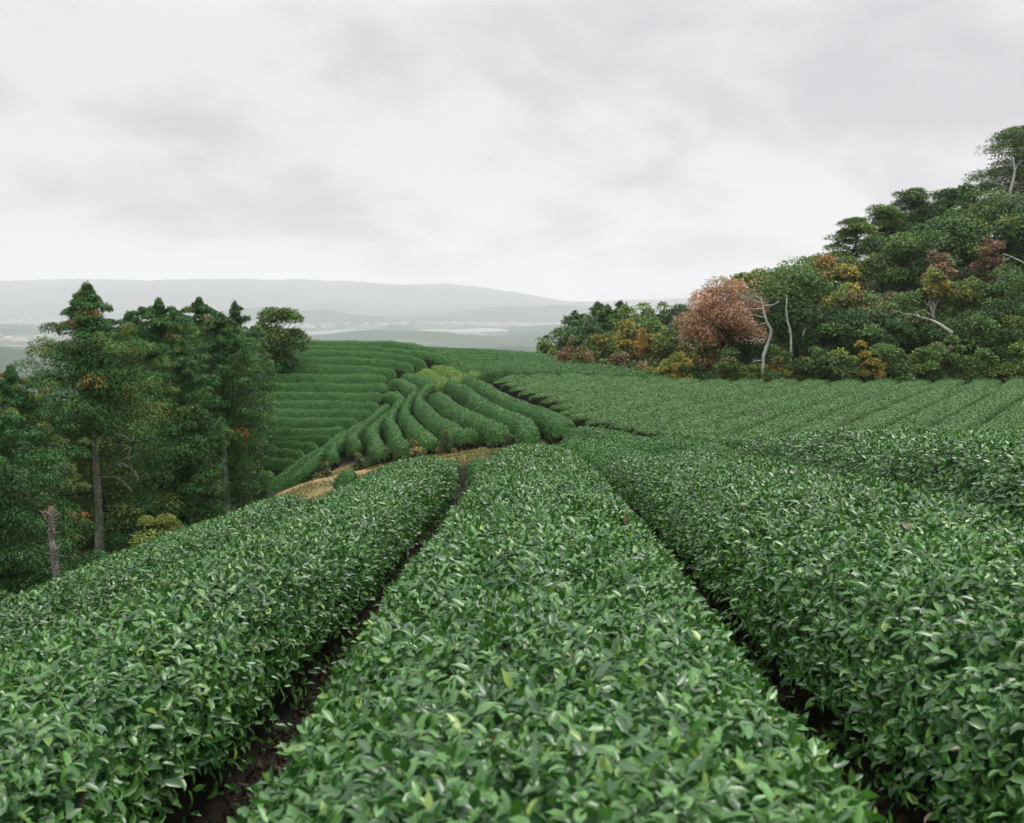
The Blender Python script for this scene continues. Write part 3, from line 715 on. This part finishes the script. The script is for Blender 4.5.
# far end of the wood, beyond the plateau field
far_w = [
    ('broad', 546, 338, 72, 13, [(MG, 3), (LG, 2), (OL, 1)], 'small green tree at the very left tip of the wood', .05),
    ('broad', 560, 327, 75, 18, [(DG, 3), (MG, 3)], 'dark green tree second from the left tip of the wood', .05),
    ('con', 575, 313, 78, 18, [(DG, 3), (MG, 3)], 'pointed dark conifer leftmost on the wood skyline', .05),
    ('broad', 586, 316, 74, 20, [(DG, 4), (MG, 2)], 'deep green tree between the first two skyline conifers', .05),
    ('con', 597, 304, 80, 22, [(DG, 3), (MG, 3)], 'sharp conifer, second on the far wood skyline', .05),
    ('con', 607, 307, 79, 22, [(MG, 3), (MG, 2)], 'blunter conifer close right of the sharp one', .05),
    ('con', 620, 303, 80, 18, [(DG, 3), (MG, 3)], 'slim conifer rising alone on the far wood skyline', .05),
    ('broad', 637, 302, 76, 22, [(MG, 3), (LG, 3), (YG, 1)], 'light green rounded tree on the far wood skyline', .05),
    ('broad', 655, 301, 80, 17, [(OL, 3), (MG, 2)], 'olive tree on the skyline left of the russet tree', .05),
    ('broad', 677, 305, 78, 20, [(DG, 3), (MG, 2)], 'dark tree showing behind the left side of the russet tree', .05),
    ('broad', 563, 345, 66, 7, [(RU, 2), (PK, 2), (OL, 3)], 'small rust-coloured tree at the left foot of the wood', .1),
    ('broad', 573, 334, 67, 7, [(PK, 3), (OL, 3), (YG, 1)], 'narrow pale beige tree at the foot of the wood', .15),
    ('broad', 583, 346, 64, 9, [(OL, 3), (PK, 2)], 'beige-olive low tree right of the narrow pale one', .1),
    ('broad', 602, 330, 66, 17, [(OL, 4), (YE, 1.2), (MG, 2)], 'olive tree with yellow top in front of the conifers', .12),
    ('broad', 623, 322, 68, 16, [(YE, 1.5), (OL, 3), (OR, .6)], 'yellow-topped tree in the middle of the far wood', .12),
    ('broad', 648, 326, 63, 13, [(OR, 4), (YE, 1.5), (OL, 1)], 'orange tree with a pale forked trunk', .22),
    ('broad', 642, 312, 70, 24, [(OL, 3), (MG, 3), (YG, 1.5)], 'broad olive-green tree behind the orange tree', .1),
    ('broad', 667, 330, 62, 19, [(OL, 4), (YG, 1.5), (MG, 1)], 'rounded dull olive tree right of the orange tree', .06),
    ('broad', 620, 350, 62, 10, [(PK, 2), (OL, 4)], 'pinkish brown low tree below the yellow-topped tree', .1),
]
for kd, px, py, d, r, pal, lb, lo in far_w:
    tree(kd, px, py, d, r, pal, lb, low=lo, group=GR, dens=1.1, bark=PALE if 'pale forked' in lb else BARKC)
main_w = [
    ('broad', 722, 279, 55, 40, [((.38, .20, .12), 5), ((.32, .19, .11), 3), ((.24, .17, .085), 1.5)], 'large russet-red tree leftmost at the front of the wood', .22),
    ('broad', 700, 335, 54, 20, [(OR, 1.5), (PK, 3), (YE, 1.5), (OL, 1)], 'peach-orange small tree under the left of the russet tree', .1),
    ('broad', 752, 263, 60, 24, [(YG, 4), (OL, 2), (YE, 1)], 'yellow-green tree just behind the russet tree', .1),
    ('broad', 778, 268, 63, 24, [(OL, 3), (YG, 2), (MG, 2)], 'olive tree peeping over the big green tree', .1),
    ('broad', 796, 262, 57, 46, [(MG, 5), (DG, 4), (LG, .8)], 'big dark green tree behind the white dead tree', .06),
    ('broad', 742, 322, 56, 30, [(DG, 4), (BG, 2), (OL, .6)], 'dark tree in the shade below the russet tree', .04),
    ('broad', 832, 250, 64, 28, [(YE, 2), (OL, 3), (OR, .8), (MG, 2)], 'yellowing tree at the left of the pine cluster', .1),
    ('broad', 846, 282, 60, 24, [(OR, .6), (YE, 1), (OL, 4), (MG, 2)], 'small orange-tinged tree below the yellowing tree', .1),
    ('pine', 852, 216, 66, 34, [(MG, 4), (LG, 3)], 'leftmost flat-topped pine of the slope', .35),
    ('pine', 880, 205, 68, 36, [(MG, 4), (LG, 2), (DG, 2)], 'layered pine second from the left on the slope', .35),
    ('pine', 908, 187, 72, 33, [(MG, 3), (DG, 4)], 'tall pine with a small flat crown on the skyline', .4),
    ('pine', 941, 188, 74, 30, [(DG, 4), (MG, 3)], 'pine with bluish layered boughs right of the tall flat-crowned one', .4),
    ('broad', 814, 256, 66, 24, [(MG, 3), (OL, 2), (YG, 1)], 'mid green tree filling the skyline left of the yellowing tree', .08),
    ('broad', 924, 203, 76, 26, [(MG, 3), (DG, 2), (OL, 1)], 'leafy tree on the skyline between the two tallest pines', .08),
    ('broad', 900, 230, 63, 44, [(MG, 4), (DG, 3), (LG, 1.4)], 'wide green tree in the middle of the slope below the pines', .08),
    ('broad', 938, 214, 66, 38, [(DG, 4), (MG, 3)], 'dark rounded tree below the bluish pine', .08),
    ('broad', 988, 196, 66, 46, [(MG, 4), (DG, 3), (LG, 1.6)], 'broad green dome tree below the highest tree', .06),
    ('broad', 1040, 205, 64, 40, [(DG, 4), (MG, 3)], 'dark green tree cut by the right picture edge', .06),
    ('pine', 1006, 126, 76, 58, [(OL, 3), (MG, 3), (DG, 2), ((.2, .11, .05), .5)], 'highest tree of the slope with brownish boughs and pale bare limbs', .2),
    ('broad', 966, 176, 75, 24, [(OL, 3), (MG, 3), (DG, 1)], 'olive tree leaning left from under the highest tree', .1),
    ('pine', 1046, 118, 80, 50, [(DG, 3), (MG, 3), (OL, 1)], 'tall pine at the top right corner behind the highest tree', .3),
    ('broad', 986, 236, 60, 15, [((.17, .10, .06), 4), (OL, 1)], 'dead-brown leafy tree below the green dome', .35),
    ('broad', 935, 246, 60, 14, [(PK, 3), (OL, 2)], 'pinkish withered tree in mid slope', .35),
    ('broad', 931, 268, 58, 14, [(YG, 3), (YE, 1.5), (OL, 2), (MG, 1)], 'slender yellow-topped tree with a pale stem in mid slope', .5),
    ('broad', 962, 270, 58, 24, [(YG, 2), (MG, 4), (OL, 2)], 'green tree with a yellow crest right of the slender one', .08),
    ('broad', 1006, 268, 57, 32, [(MG, 3), (DG, 4), (LG, 1)], 'green tree below the pale leaning limb at the right edge', .06),
    ('broad', 890, 285, 57, 28, [(OL, 4), (PK, 1), (MG, 3)], 'olive-brown tree left of the slender yellow-topped tree', .08),
    ('broad', 836, 308, 56, 34, [(DG, 4), (MG, 2), (BG, 2)], 'dark shaded tree right of the thin white stem', .04),
    ('broad', 872, 306, 55.5, 34, [(DG, 4), (BG, 2), (MG, 2)], 'deep green tree left of the fallen trunk', .04),
    ('broad', 915, 318, 57, 34, [(DG, 5), (MG, 1.5)], 'dark tree behind the fallen trunk', .04),
    ('broad', 968, 305, 56, 36, [(DG, 4), (MG, 3)], 'dense green tree right of the fallen trunk', .04),
    ('broad', 1012, 312, 55, 36, [(MG, 4), (LG, 1.5), (DG, 3)], 'leafy green tree low at the right edge of the wood', .04),
]
for kd, px, py, d, r, pal, lb, lo in main_w:
    tree(kd, px, py, d, r, pal, lb, low=lo, group=GR, bark=PALE if 'pale' in lb else BARKC, fine=.72 if 'russet-red' in lb else 1., dens=1.15 if 'russet-red' in lb else .8 if 'withered' in lb or 'dead-brown' in lb else 1.15 if 'brownish boughs' in lb else 1.7 if kd == 'pine' else 1.15)
GS = 'shrubs along the foot of the right-hand wood'
shr = [
    (682, 352, 53, 20, [(YE, 4), (YG, 2), (OR, .5)], 'bright yellow shrub left of the russet tree'),
    (662, 362, 54, 16, [(YG, 3), (OL, 2), (YE, 1)], 'yellow-green shrub at the corner of the flat field'),
    (640, 364, 57, 14, [(OL, 3), (YG, 2), (PK, 1)], 'straw-green shrub left of the yellow-green corner shrub'),
    (606, 362, 63, 12, [(PK, 2), (OL, 3), (MG, 1)], 'greyish shrub below the olive yellow-topped tree'),
    (585, 360, 66, 12, [(OL, 2), (MG, 2), (PK, 1)], 'low grey-green shrub near the left tip of the wood'),
    (555, 352, 69, 12, [(LG, 3), (OL, 2), (YG, 1)], 'light green shrub at the left tip of the wood'),
    (694, 356, 52.5, 15, [(DG, 4), (MG, 1)], 'dark hollow shrub right of the bright yellow shrub'),
    (722, 350, 52.5, 22, [(DG, 3), (OL, 2), (MG, 1)], 'dull shrub under the russet tree'),
    (756, 364, 51.8, 16, [(MG, 3), (LG, 2)], 'small bright green shrub at the foot of the white dead tree'),
    (786, 340, 52, 24, [(MG, 3), (OL, 2), (LG, 1.5)], 'rounded shrub under the thin white stem'),
    (778, 355, 51.8, 12, [(OR, 1.5), (OL, 2), (RU, 1)], 'orange-brown shrub between two green ones'),
    (818, 340, 52, 26, [(MG, 3), (DG, 2), (LG, 1)], 'large green shrub right of the orange-brown shrub'),
    (846, 345, 52, 20, [(LG, 2), (MG, 3), (YG, .6)], 'fresh green shrub left of the golden shrub'),
    (866, 338, 52, 15, [(YE, 4), (OR, 1), (OL, 1)], 'golden yellow shrub in the middle of the wood edge'),
    (890, 342, 52, 24, [(MG, 3), (DG, 2), (OL, 1)], 'green shrub right of the golden shrub'),
    (925, 336, 52.5, 26, [(MG, 3), (OL, 2), (LG, 1)], 'broad shrub below the fallen trunk'),
    (948, 330, 53, 16, [(PK, 2), (OL, 3), (MG, 1)], 'dry beige shrub at the butt of the fallen trunk'),
    (958, 348, 52.5, 22, [(MG, 4), (DG, 2)], 'dark green shrub right of the broad shrub'),
    (990, 345, 53, 26, [(MG, 3), (LG, 3)], 'bright leafy shrub second from the right edge'),
    (1024, 338, 53.5, 28, [(LG, 3), (MG, 3), (OR, .2)], 'bright leafy shrub cut by the right picture edge'),
]
for px, py, d, r, pal, lb in shr:
    tree('shrub', px, py, d, r, pal, lb, group=GS, cat='shrub', dens=1.05)

# dead wood: each a bare pale trunk with branches, traced at its own distance
def dead(name, label, d, trunk, r0, r1, branches, cat='dead tree', col=PALE, depth_j=.0):
    pts = [P(x, y, d + dz) for x, y, dz in trunk]
    if name != 'fallen_trunk' and name != 'bare_limb':
        z = float(T(np.array([pts[0][0]]), np.array([pts[0][1]]))[0])
        if pts[0][2] > z: pts = [np.array([pts[0][0], pts[0][1], z - .1])] + pts
    root = empty(name, tuple(pts[0]), label, cat)
    g = Geo(); P3, _ = np.array(pts), 0
    n = len(P3); t = np.linspace(0, n - 1, n * 4); S = np.stack([np.interp(t, np.arange(n), P3[:, i]) for i in range(3)], 1)
    for _k in range(2): S[1:-1] = (S[:-2] + S[1:-1] * 2 + S[2:]) / 4
    S[1:] += RNG.normal(0, .10 * r1, S[1:].shape)
    g.tube(S, np.linspace(r0, r1, len(S)) * RNG.uniform(.92, 1.1, len(S)), 8, col)
    if name == 'broken_snag':
        for _k in range(26):
            a = S[RNG.integers(3, len(S))]; v = RNG.normal(0, 1, 3); v[2] = abs(v[2]) * .5; v /= np.linalg.norm(v)
            g.tube(wob_line(a, a + v * RNG.uniform(.10, .24), 3, .06), (.022, .015, .005), 4, np.array(col) * RNG.uniform(.6, 1.3))
        for _k in range(7):
            a = S[-1] + RNG.normal(0, .035, 3) * np.array([1, 1, 0]); g.tube(wob_line(a - np.array([0, 0, .1]), a + np.array([RNG.normal(0, .03), RNG.normal(0, .03), RNG.uniform(.03, .17)]), 3, .04), (.028, .02, .004), 4, (.22, .165, .11))
    tko = g.build('trunk', [M_BARK], root)
    for b in branches:
        h = Geo(); Q = np.array([P(x, y, d + dz) for x, y, dz in b]); m = len(Q)
        t = np.linspace(0, m - 1, m * 3); S = np.stack([np.interp(t, np.arange(m), Q[:, i]) for i in range(3)], 1)
        L = np.linalg.norm(S[-1] - S[0]); S[1:-1] += RNG.normal(0, .012 * L, S[1:-1].shape)
        h.tube(S, np.linspace(r1 * .75, .007, len(S)), 5, col)
        for q in range(4):
            a = S[RNG.integers(2, len(S))]; e = a + (S[-1] - S[0]) * RNG.uniform(.08, .25) + RNG.normal(0, .13 * L, 3); h.tube(wob_line(a, e, 3, .05), (.012, .009, .004), 4, col)
        h.build('branch', [M_BARK], tko)
    return root
dead('dead_tree', 'white crooked dead tree standing before the big dark green tree', 51.6, [(763, 372, 0), (763, 356, 0), (767, 346, .1), (772, 331, 0), (766, 321, -.1), (763, 308, 0), (761, 298, .1)], .095, .042,
     [[(763, 304, 0), (752, 300, -.2), (738, 293, -.4)], [(764, 306, 0), (775, 304, .3), (780, 301, .4)], [(762, 309, 0), (748, 309, -.2), (734, 310, -.3)], [(764, 317, 0), (752, 315, .1), (742, 317, .2)],
      [(766, 323, 0), (757, 325, -.1)], [(765, 340, 0), (755, 339, -.2), (748, 341, -.3)], [(763, 360, 0), (752, 362, -.2)], [(762, 300, 0), (756, 296, 0), (750, 295, .2)]])
dead('dead_tree', 'thin white barkless stem right of the crooked dead tree', 52.4, [(791, 350, 0), (791, 333, 0), (787, 320, 0), (786, 308, 0), (787, 298, 0)], .06, .035,
     [[(790, 334, 0), (788, 330, -.1)], [(803, 336, 0), (804, 331, 0), (806, 328, 0)]])
dead('fallen_trunk', 'pale fallen trunk leaning on the shrubs in mid slope', 53, [(952, 333, 0), (945, 328, 0), (938, 323, .2), (931, 320, .5)], .10, .05, [[(931, 320, .5), (915, 315, .8), (902, 313, 1.0), (892, 309, 1.2)], [(920, 317, .7), (916, 312, .8)]], cat='fallen trunk')
dead('bare_limb', 'bare pale limb leaning out at the right picture edge', 57, [(1032, 268, .5), (1022, 262, 0), (1012, 257, -.3), (1003, 254, -.5)], .07, .03, [[(1012, 257, -.3), (1004, 260, -.5)]], cat='bare limb')
dead('dead_tree', 'pale forked dead tree standing before the highest brownish tree', 69, [(1010, 225, 0), (1009, 198, 0), (1012, 185, 0), (1015, 172, 0), (1013, 158, 0)], .12, .045,
     [[(1009, 197, 0), (1003, 186, -.3), (999, 176, -.4)], [(1004, 186, -.3), (996, 183, -.4), (988, 182, -.6)], [(1014, 172, 0), (1020, 162, .2)]])
# broken snag by the left field edge
dead('broken_snag', 'broken grey snag with a splintered top at the left field edge', 17.5, [(56, 600, 0), (57, 575, 0), (54, 562, .05), (54, 550, 0), (51, 538, .04), (52, 528, 0), (50, 514, 0)], .062, .048,
     [[(50, 516, 0), (45, 512, -.1), (42, 513, -.2)], [(50, 517, 0), (57, 511, .1)], [(51, 528, 0), (47, 532, -.1)], [(53, 552, 0), (59, 548, 0)], [(54, 566, 0), (49, 569, 0)], [(55, 575, 0), (60, 572, 0)], [(50, 515, 0), (49, 508, 0)], [(52, 514, 0), (54, 508, 0)]], col=(.15, .135, .115))
# bare lower branches of the tallest cypress belong to it
cyp = [o for o in COL.objects if o.name == 'cypress_tree'][0]; cyp_trunk = [o for o in cyp.children if o.name.startswith('trunk')][0]
for b in [[(95, 475, 0), (108, 468, -.4), (120, 462, -.8)], [(95, 477, 0), (115, 477, -.6), (122, 480, -.9), (133, 492, -1.1)], [(93, 446, 0), (112, 445, -.7), (130, 446, -1.1)], [(120, 463, -.8), (130, 466, -1), (138, 477, -1.2)],
          [(130, 448, -1), (128, 460, -1.1)], [(116, 434, -.9), (124, 436, -1), (132, 441, -1.1)]]:
    h = Geo(); Q = np.array([P(x, y, 26 + dz) for x, y, dz in b]); tq = np.linspace(0, len(Q) - 1, 14)
    S = np.stack([np.interp(tq, np.arange(len(Q)), Q[:, i]) for i in range(3)], 1)
    for _k in range(3): S[1:-1] = (S[:-2] + 2 * S[1:-1] + S[2:]) / 4
    S += RNG.normal(0, .012, S.shape); h.tube(S, np.linspace(.024, .006, 14), 5, (.34, .31, .27))
    for _k in range(5):
        a = S[RNG.integers(4, 14)]; h.tube(wob_line(a, a + RNG.normal(0, .16, 3), 3, .05), (.008, .006, .003), 4, (.34, .31, .27)); o = h.build('bare_branch', [M_BARK], cyp_trunk)

# ------------------------------------------------------------------ ground cover
def cover(name, label, cat, n, xr, yr, mask, cols, size, up, aspect, hgt, m=M_TREE):
    x = RNG.uniform(*xr, n); y = RNG.uniform(*yr, n); k = mask(x, y); x, y = x[k], y[k]; n = len(x)
    z = T(x, y); g = Geo()
    pos = np.stack([x, y, z + RNG.uniform(0, 1, n) ** 1.5 * hgt - .02], 1)
    d = onsphere(n) + np.array([0, 0, up]); nn = onsphere(n) + np.array([0, 0, .6])
    s = size * RNG.uniform(.6, 1.4, n)
    g.leaves(pos, d, nn, s, s * aspect, mixcol(cols, n))
    tag(g.build(name, [m]), label, cat, kind='stuff')
cover('undergrowth', 'dark leafy undergrowth covering the floor of the right-hand wood', 'undergrowth', 60000, (4, 60), (52, 95), lambda x, y: (y > FARY(x) + .4) & (x > (y - 52) * .05 + 6 - 12 * (y > 62)) & (vnoise(x, y, 3) > .2), [(DG, 3), (MG, 2), (OL, 1)], .2, .3, .5, .9)
cover('undergrowth', 'dark leafy undergrowth under the conifers on the left slope', 'undergrowth', 40000, (-34, -4.6), (6, 66), lambda x, y: (x < np.interp(y, [6, 18, 24, 34, 44, 66], [-4.9, -5.4, -8, -9.2, -11.4, -16.5])) & (vnoise(x, y, 6) > .2), [(DG, 4), (CYP, 2), (OL, .4)], .17, .3, .45, .6)
STRAW = (.30, .24, .10)
bank_mask = lambda x, y: (fbm(x * .8, y * .8, 14) > .46) & (y < 35.0 - 1.1 * (x - .4)) & (y > 27.5)
cover('dry_grass', 'straw-coloured and green grass on the bank below the hill hedges', 'grass', 60000, (-11.5, 3), (26, 46), bank_mask, [(STRAW, 2.5), ((.18, .19, .06), 3), ((.05, .085, .028), 4)], .11, 1.4, .16, .03, M_TREE)
for px, py, d, r, lb in [(358, 455, 41, 9, 'weedy green tuft on the dry bank below the hooked hedge'), (384, 453, 39.5, 11, 'weedy patch on the dry bank left of the dark gap'), (414, 450, 37.5, 13, 'long weed clump on the dry bank below the kinked hedges'),
                         (322, 470, 41, 8, 'brownish weed clump on the bank beside the sandy track'), (445, 446, 35, 10, 'low weed clump on the bank below the S-shaped hedge'), (508, 440, 31, 9, 'dry weed clump between the two rounded hedge ends')]:
    tree('shrub', px, py, d, r, [((.05, .085, .028), 5), (OL, 2), (STRAW, .4)], lb, name='weed_clump', cat='weeds', group='weeds on the dry bank', dens=.7)

cover('leaf_litter', 'fallen brown and green tea leaves lying in the dark furrows', 'leaf litter', 90000, (-1.6, 1.6), (.5, 14), lambda x, y: np.abs(np.abs(x - .024 * y - .01) - 1.07) < .3, [((.045, .028, .016), 3), ((.028, .022, .012), 3), ((.03, .06, .02), 1)], .05, .1, .45, .02)
# ------------------------------------------------------------------ haze
def haze():
    x0, x1, y0, y1, z0, z1 = -9700, 9700, -9500, 9700, VALLEY - 24, 190
    v = [(x, y, z) for z in (z0, z1) for x, y in ((x0, y0), (x1, y0), (x1, y1), (x0, y1))]
    q = [(3, 2, 1, 0), (4, 5, 6, 7), (0, 1, 5, 4), (1, 2, 6, 5), (2, 3, 7, 6), (3, 0, 4, 7)]
    m = bpy.data.materials.new('haze'); m.use_nodes = True; nt = m.node_tree; nt.nodes.clear()
    out = nt.nodes.new('ShaderNodeOutputMaterial'); pv = nt.nodes.new('ShaderNodeVolumePrincipled')
    pv.inputs['Color'].default_value = (.95, .955, 1, 1); pv.inputs['Density'].default_value = HAZE; pv.inputs['Anisotropy'].default_value = .35
    pv.inputs['Density Attribute'].default_value = ''
    nt.links.new(pv.outputs[0], out.inputs['Volume'])
    o = mesh_obj('haze', v, quads=q, mats=[m], smooth=False)
    tag(o, 'pale humid haze lying over the hills and the valley', 'haze', kind='stuff')
HAZE = 1.8e-4
haze()

# ------------------------------------------------------------------ light
SUN_EL, SUN_AZ = R(63), R(40)      # azimuth clockwise from north (+Y): the veiled sun stands high beyond the hill, to the right
w = bpy.data.worlds.new('World'); SC.world = w; w.use_nodes = True; nt = w.node_tree
bg = nt.nodes['Background']; bg.inputs['Strength'].default_value = .1
sky = nt.nodes.new('ShaderNodeTexSky'); sky.sky_type = 'NISHITA'; sky.sun_disc = False; sky.sun_elevation = SUN_EL; sky.sun_rotation = SUN_AZ
tc = nt.nodes.new('ShaderNodeTexCoord'); sep = nt.nodes.new('ShaderNodeSeparateXYZ'); nt.links.new(tc.outputs['Generated'], sep.inputs[0])
def math_(op, a, b=None, clamp=False):
    n = nt.nodes.new('ShaderNodeMath'); n.operation = op; n.use_clamp = clamp
    for i, v in enumerate((a, b)):
        if v is None: continue
        if isinstance(v, (int, float)): n.inputs[i].default_value = v
        else: nt.links.new(v, n.inputs[i])
    return n.outputs[0]
zc = math_('MAXIMUM', sep.outputs['Z'], 0.0)
den = math_('ADD', zc, .34)
comb = nt.nodes.new('ShaderNodeCombineXYZ')
nt.links.new(math_('DIVIDE', sep.outputs['X'], den), comb.inputs[0]); nt.links.new(math_('DIVIDE', sep.outputs['Y'], den), comb.inputs[1])
def cloud_noise(scale, detail, w_):
    n = nt.nodes.new('ShaderNodeTexNoise'); n.noise_dimensions = '4D'; n.inputs['Scale'].default_value = scale; n.inputs['Detail'].default_value = detail
    n.inputs['Roughness'].default_value = .52; n.inputs['W'].default_value = w_; n.inputs['Distortion'].default_value = .4
    nt.links.new(comb.outputs[0], n.inputs['Vector']); return n.outputs['Fac']
cn = math_('ADD', math_('MULTIPLY', cloud_noise(1.5, 6, 3.3), .7), math_('MULTIPLY', cloud_noise(4.2, 6, 8.1), .3))
ramp = nt.nodes.new('ShaderNodeValToRGB'); ramp.color_ramp.interpolation = 'EASE'
ramp.color_ramp.elements[0].position = .40; ramp.color_ramp.elements[0].color = (4.3, 4.24, 4.28, 1)
ramp.color_ramp.elements[1].position = .555; ramp.color_ramp.elements[1].color = (5.72, 5.66, 5.62, 1)
nt.links.new(cn, ramp.inputs[0])
zen = nt.nodes.new('ShaderNodeMapRange'); zen.inputs['From Min'].default_value = .25; zen.inputs['From Max'].default_value = .9; zen.inputs['To Min'].default_value = 1.0; zen.inputs['To Max'].default_value = 3.6
nt.links.new(sep.outputs['Z'], zen.inputs['Value'])
sc_ = nt.nodes.new('ShaderNodeVectorMath'); sc_.operation = 'SCALE'
nt.links.new(ramp.outputs[0], sc_.inputs[0]); nt.links.new(zen.outputs[0], sc_.inputs['Scale'])
mx = nt.nodes.new('ShaderNodeMix'); mx.data_type = 'RGBA'; mx.inputs['Factor'].default_value = .94
nt.links.new(sky.outputs[0], mx.inputs['A']); nt.links.new(sc_.outputs[0], mx.inputs['B']); nt.links.new(mx.outputs['Result'], bg.inputs['Color'])
sd = bpy.data.lights.new('sun', 'SUN'); sd.energy = 1.5; sd.angle = R(11); sd.color = (1, .96, .9)
so = bpy.data.objects.new('sun', sd); COL.objects.link(so)
sx, sy, sz_ = math.sin(SUN_AZ) * math.cos(SUN_EL), math.cos(SUN_AZ) * math.cos(SUN_EL), math.sin(SUN_EL)
from mathutils import Vector
so.rotation_euler = Vector((-sx, -sy, -sz_)).to_track_quat('-Z', 'Y').to_euler(); so.location = (0, 0, 60)

SC.view_settings.view_transform = 'Standard'; SC.view_settings.look = 'None'; SC.view_settings.gamma = 1; SC.view_settings.exposure = .55
SC.view_settings.use_curve_mapping = False
SC.render.engine = 'CYCLES'
cy = SC.cycles
cy.use_denoising = True; cy.denoiser = 'OPENIMAGEDENOISE'
cy.max_bounces = 6; cy.diffuse_bounces = 3; cy.glossy_bounces = 2; cy.transmission_bounces = 3; cy.volume_bounces = 1; cy.transparent_max_bounces = 4
cy.caustics_reflective = False; cy.caustics_refractive = False
cy.volume_step_rate = 8; cy.volume_max_steps = 64
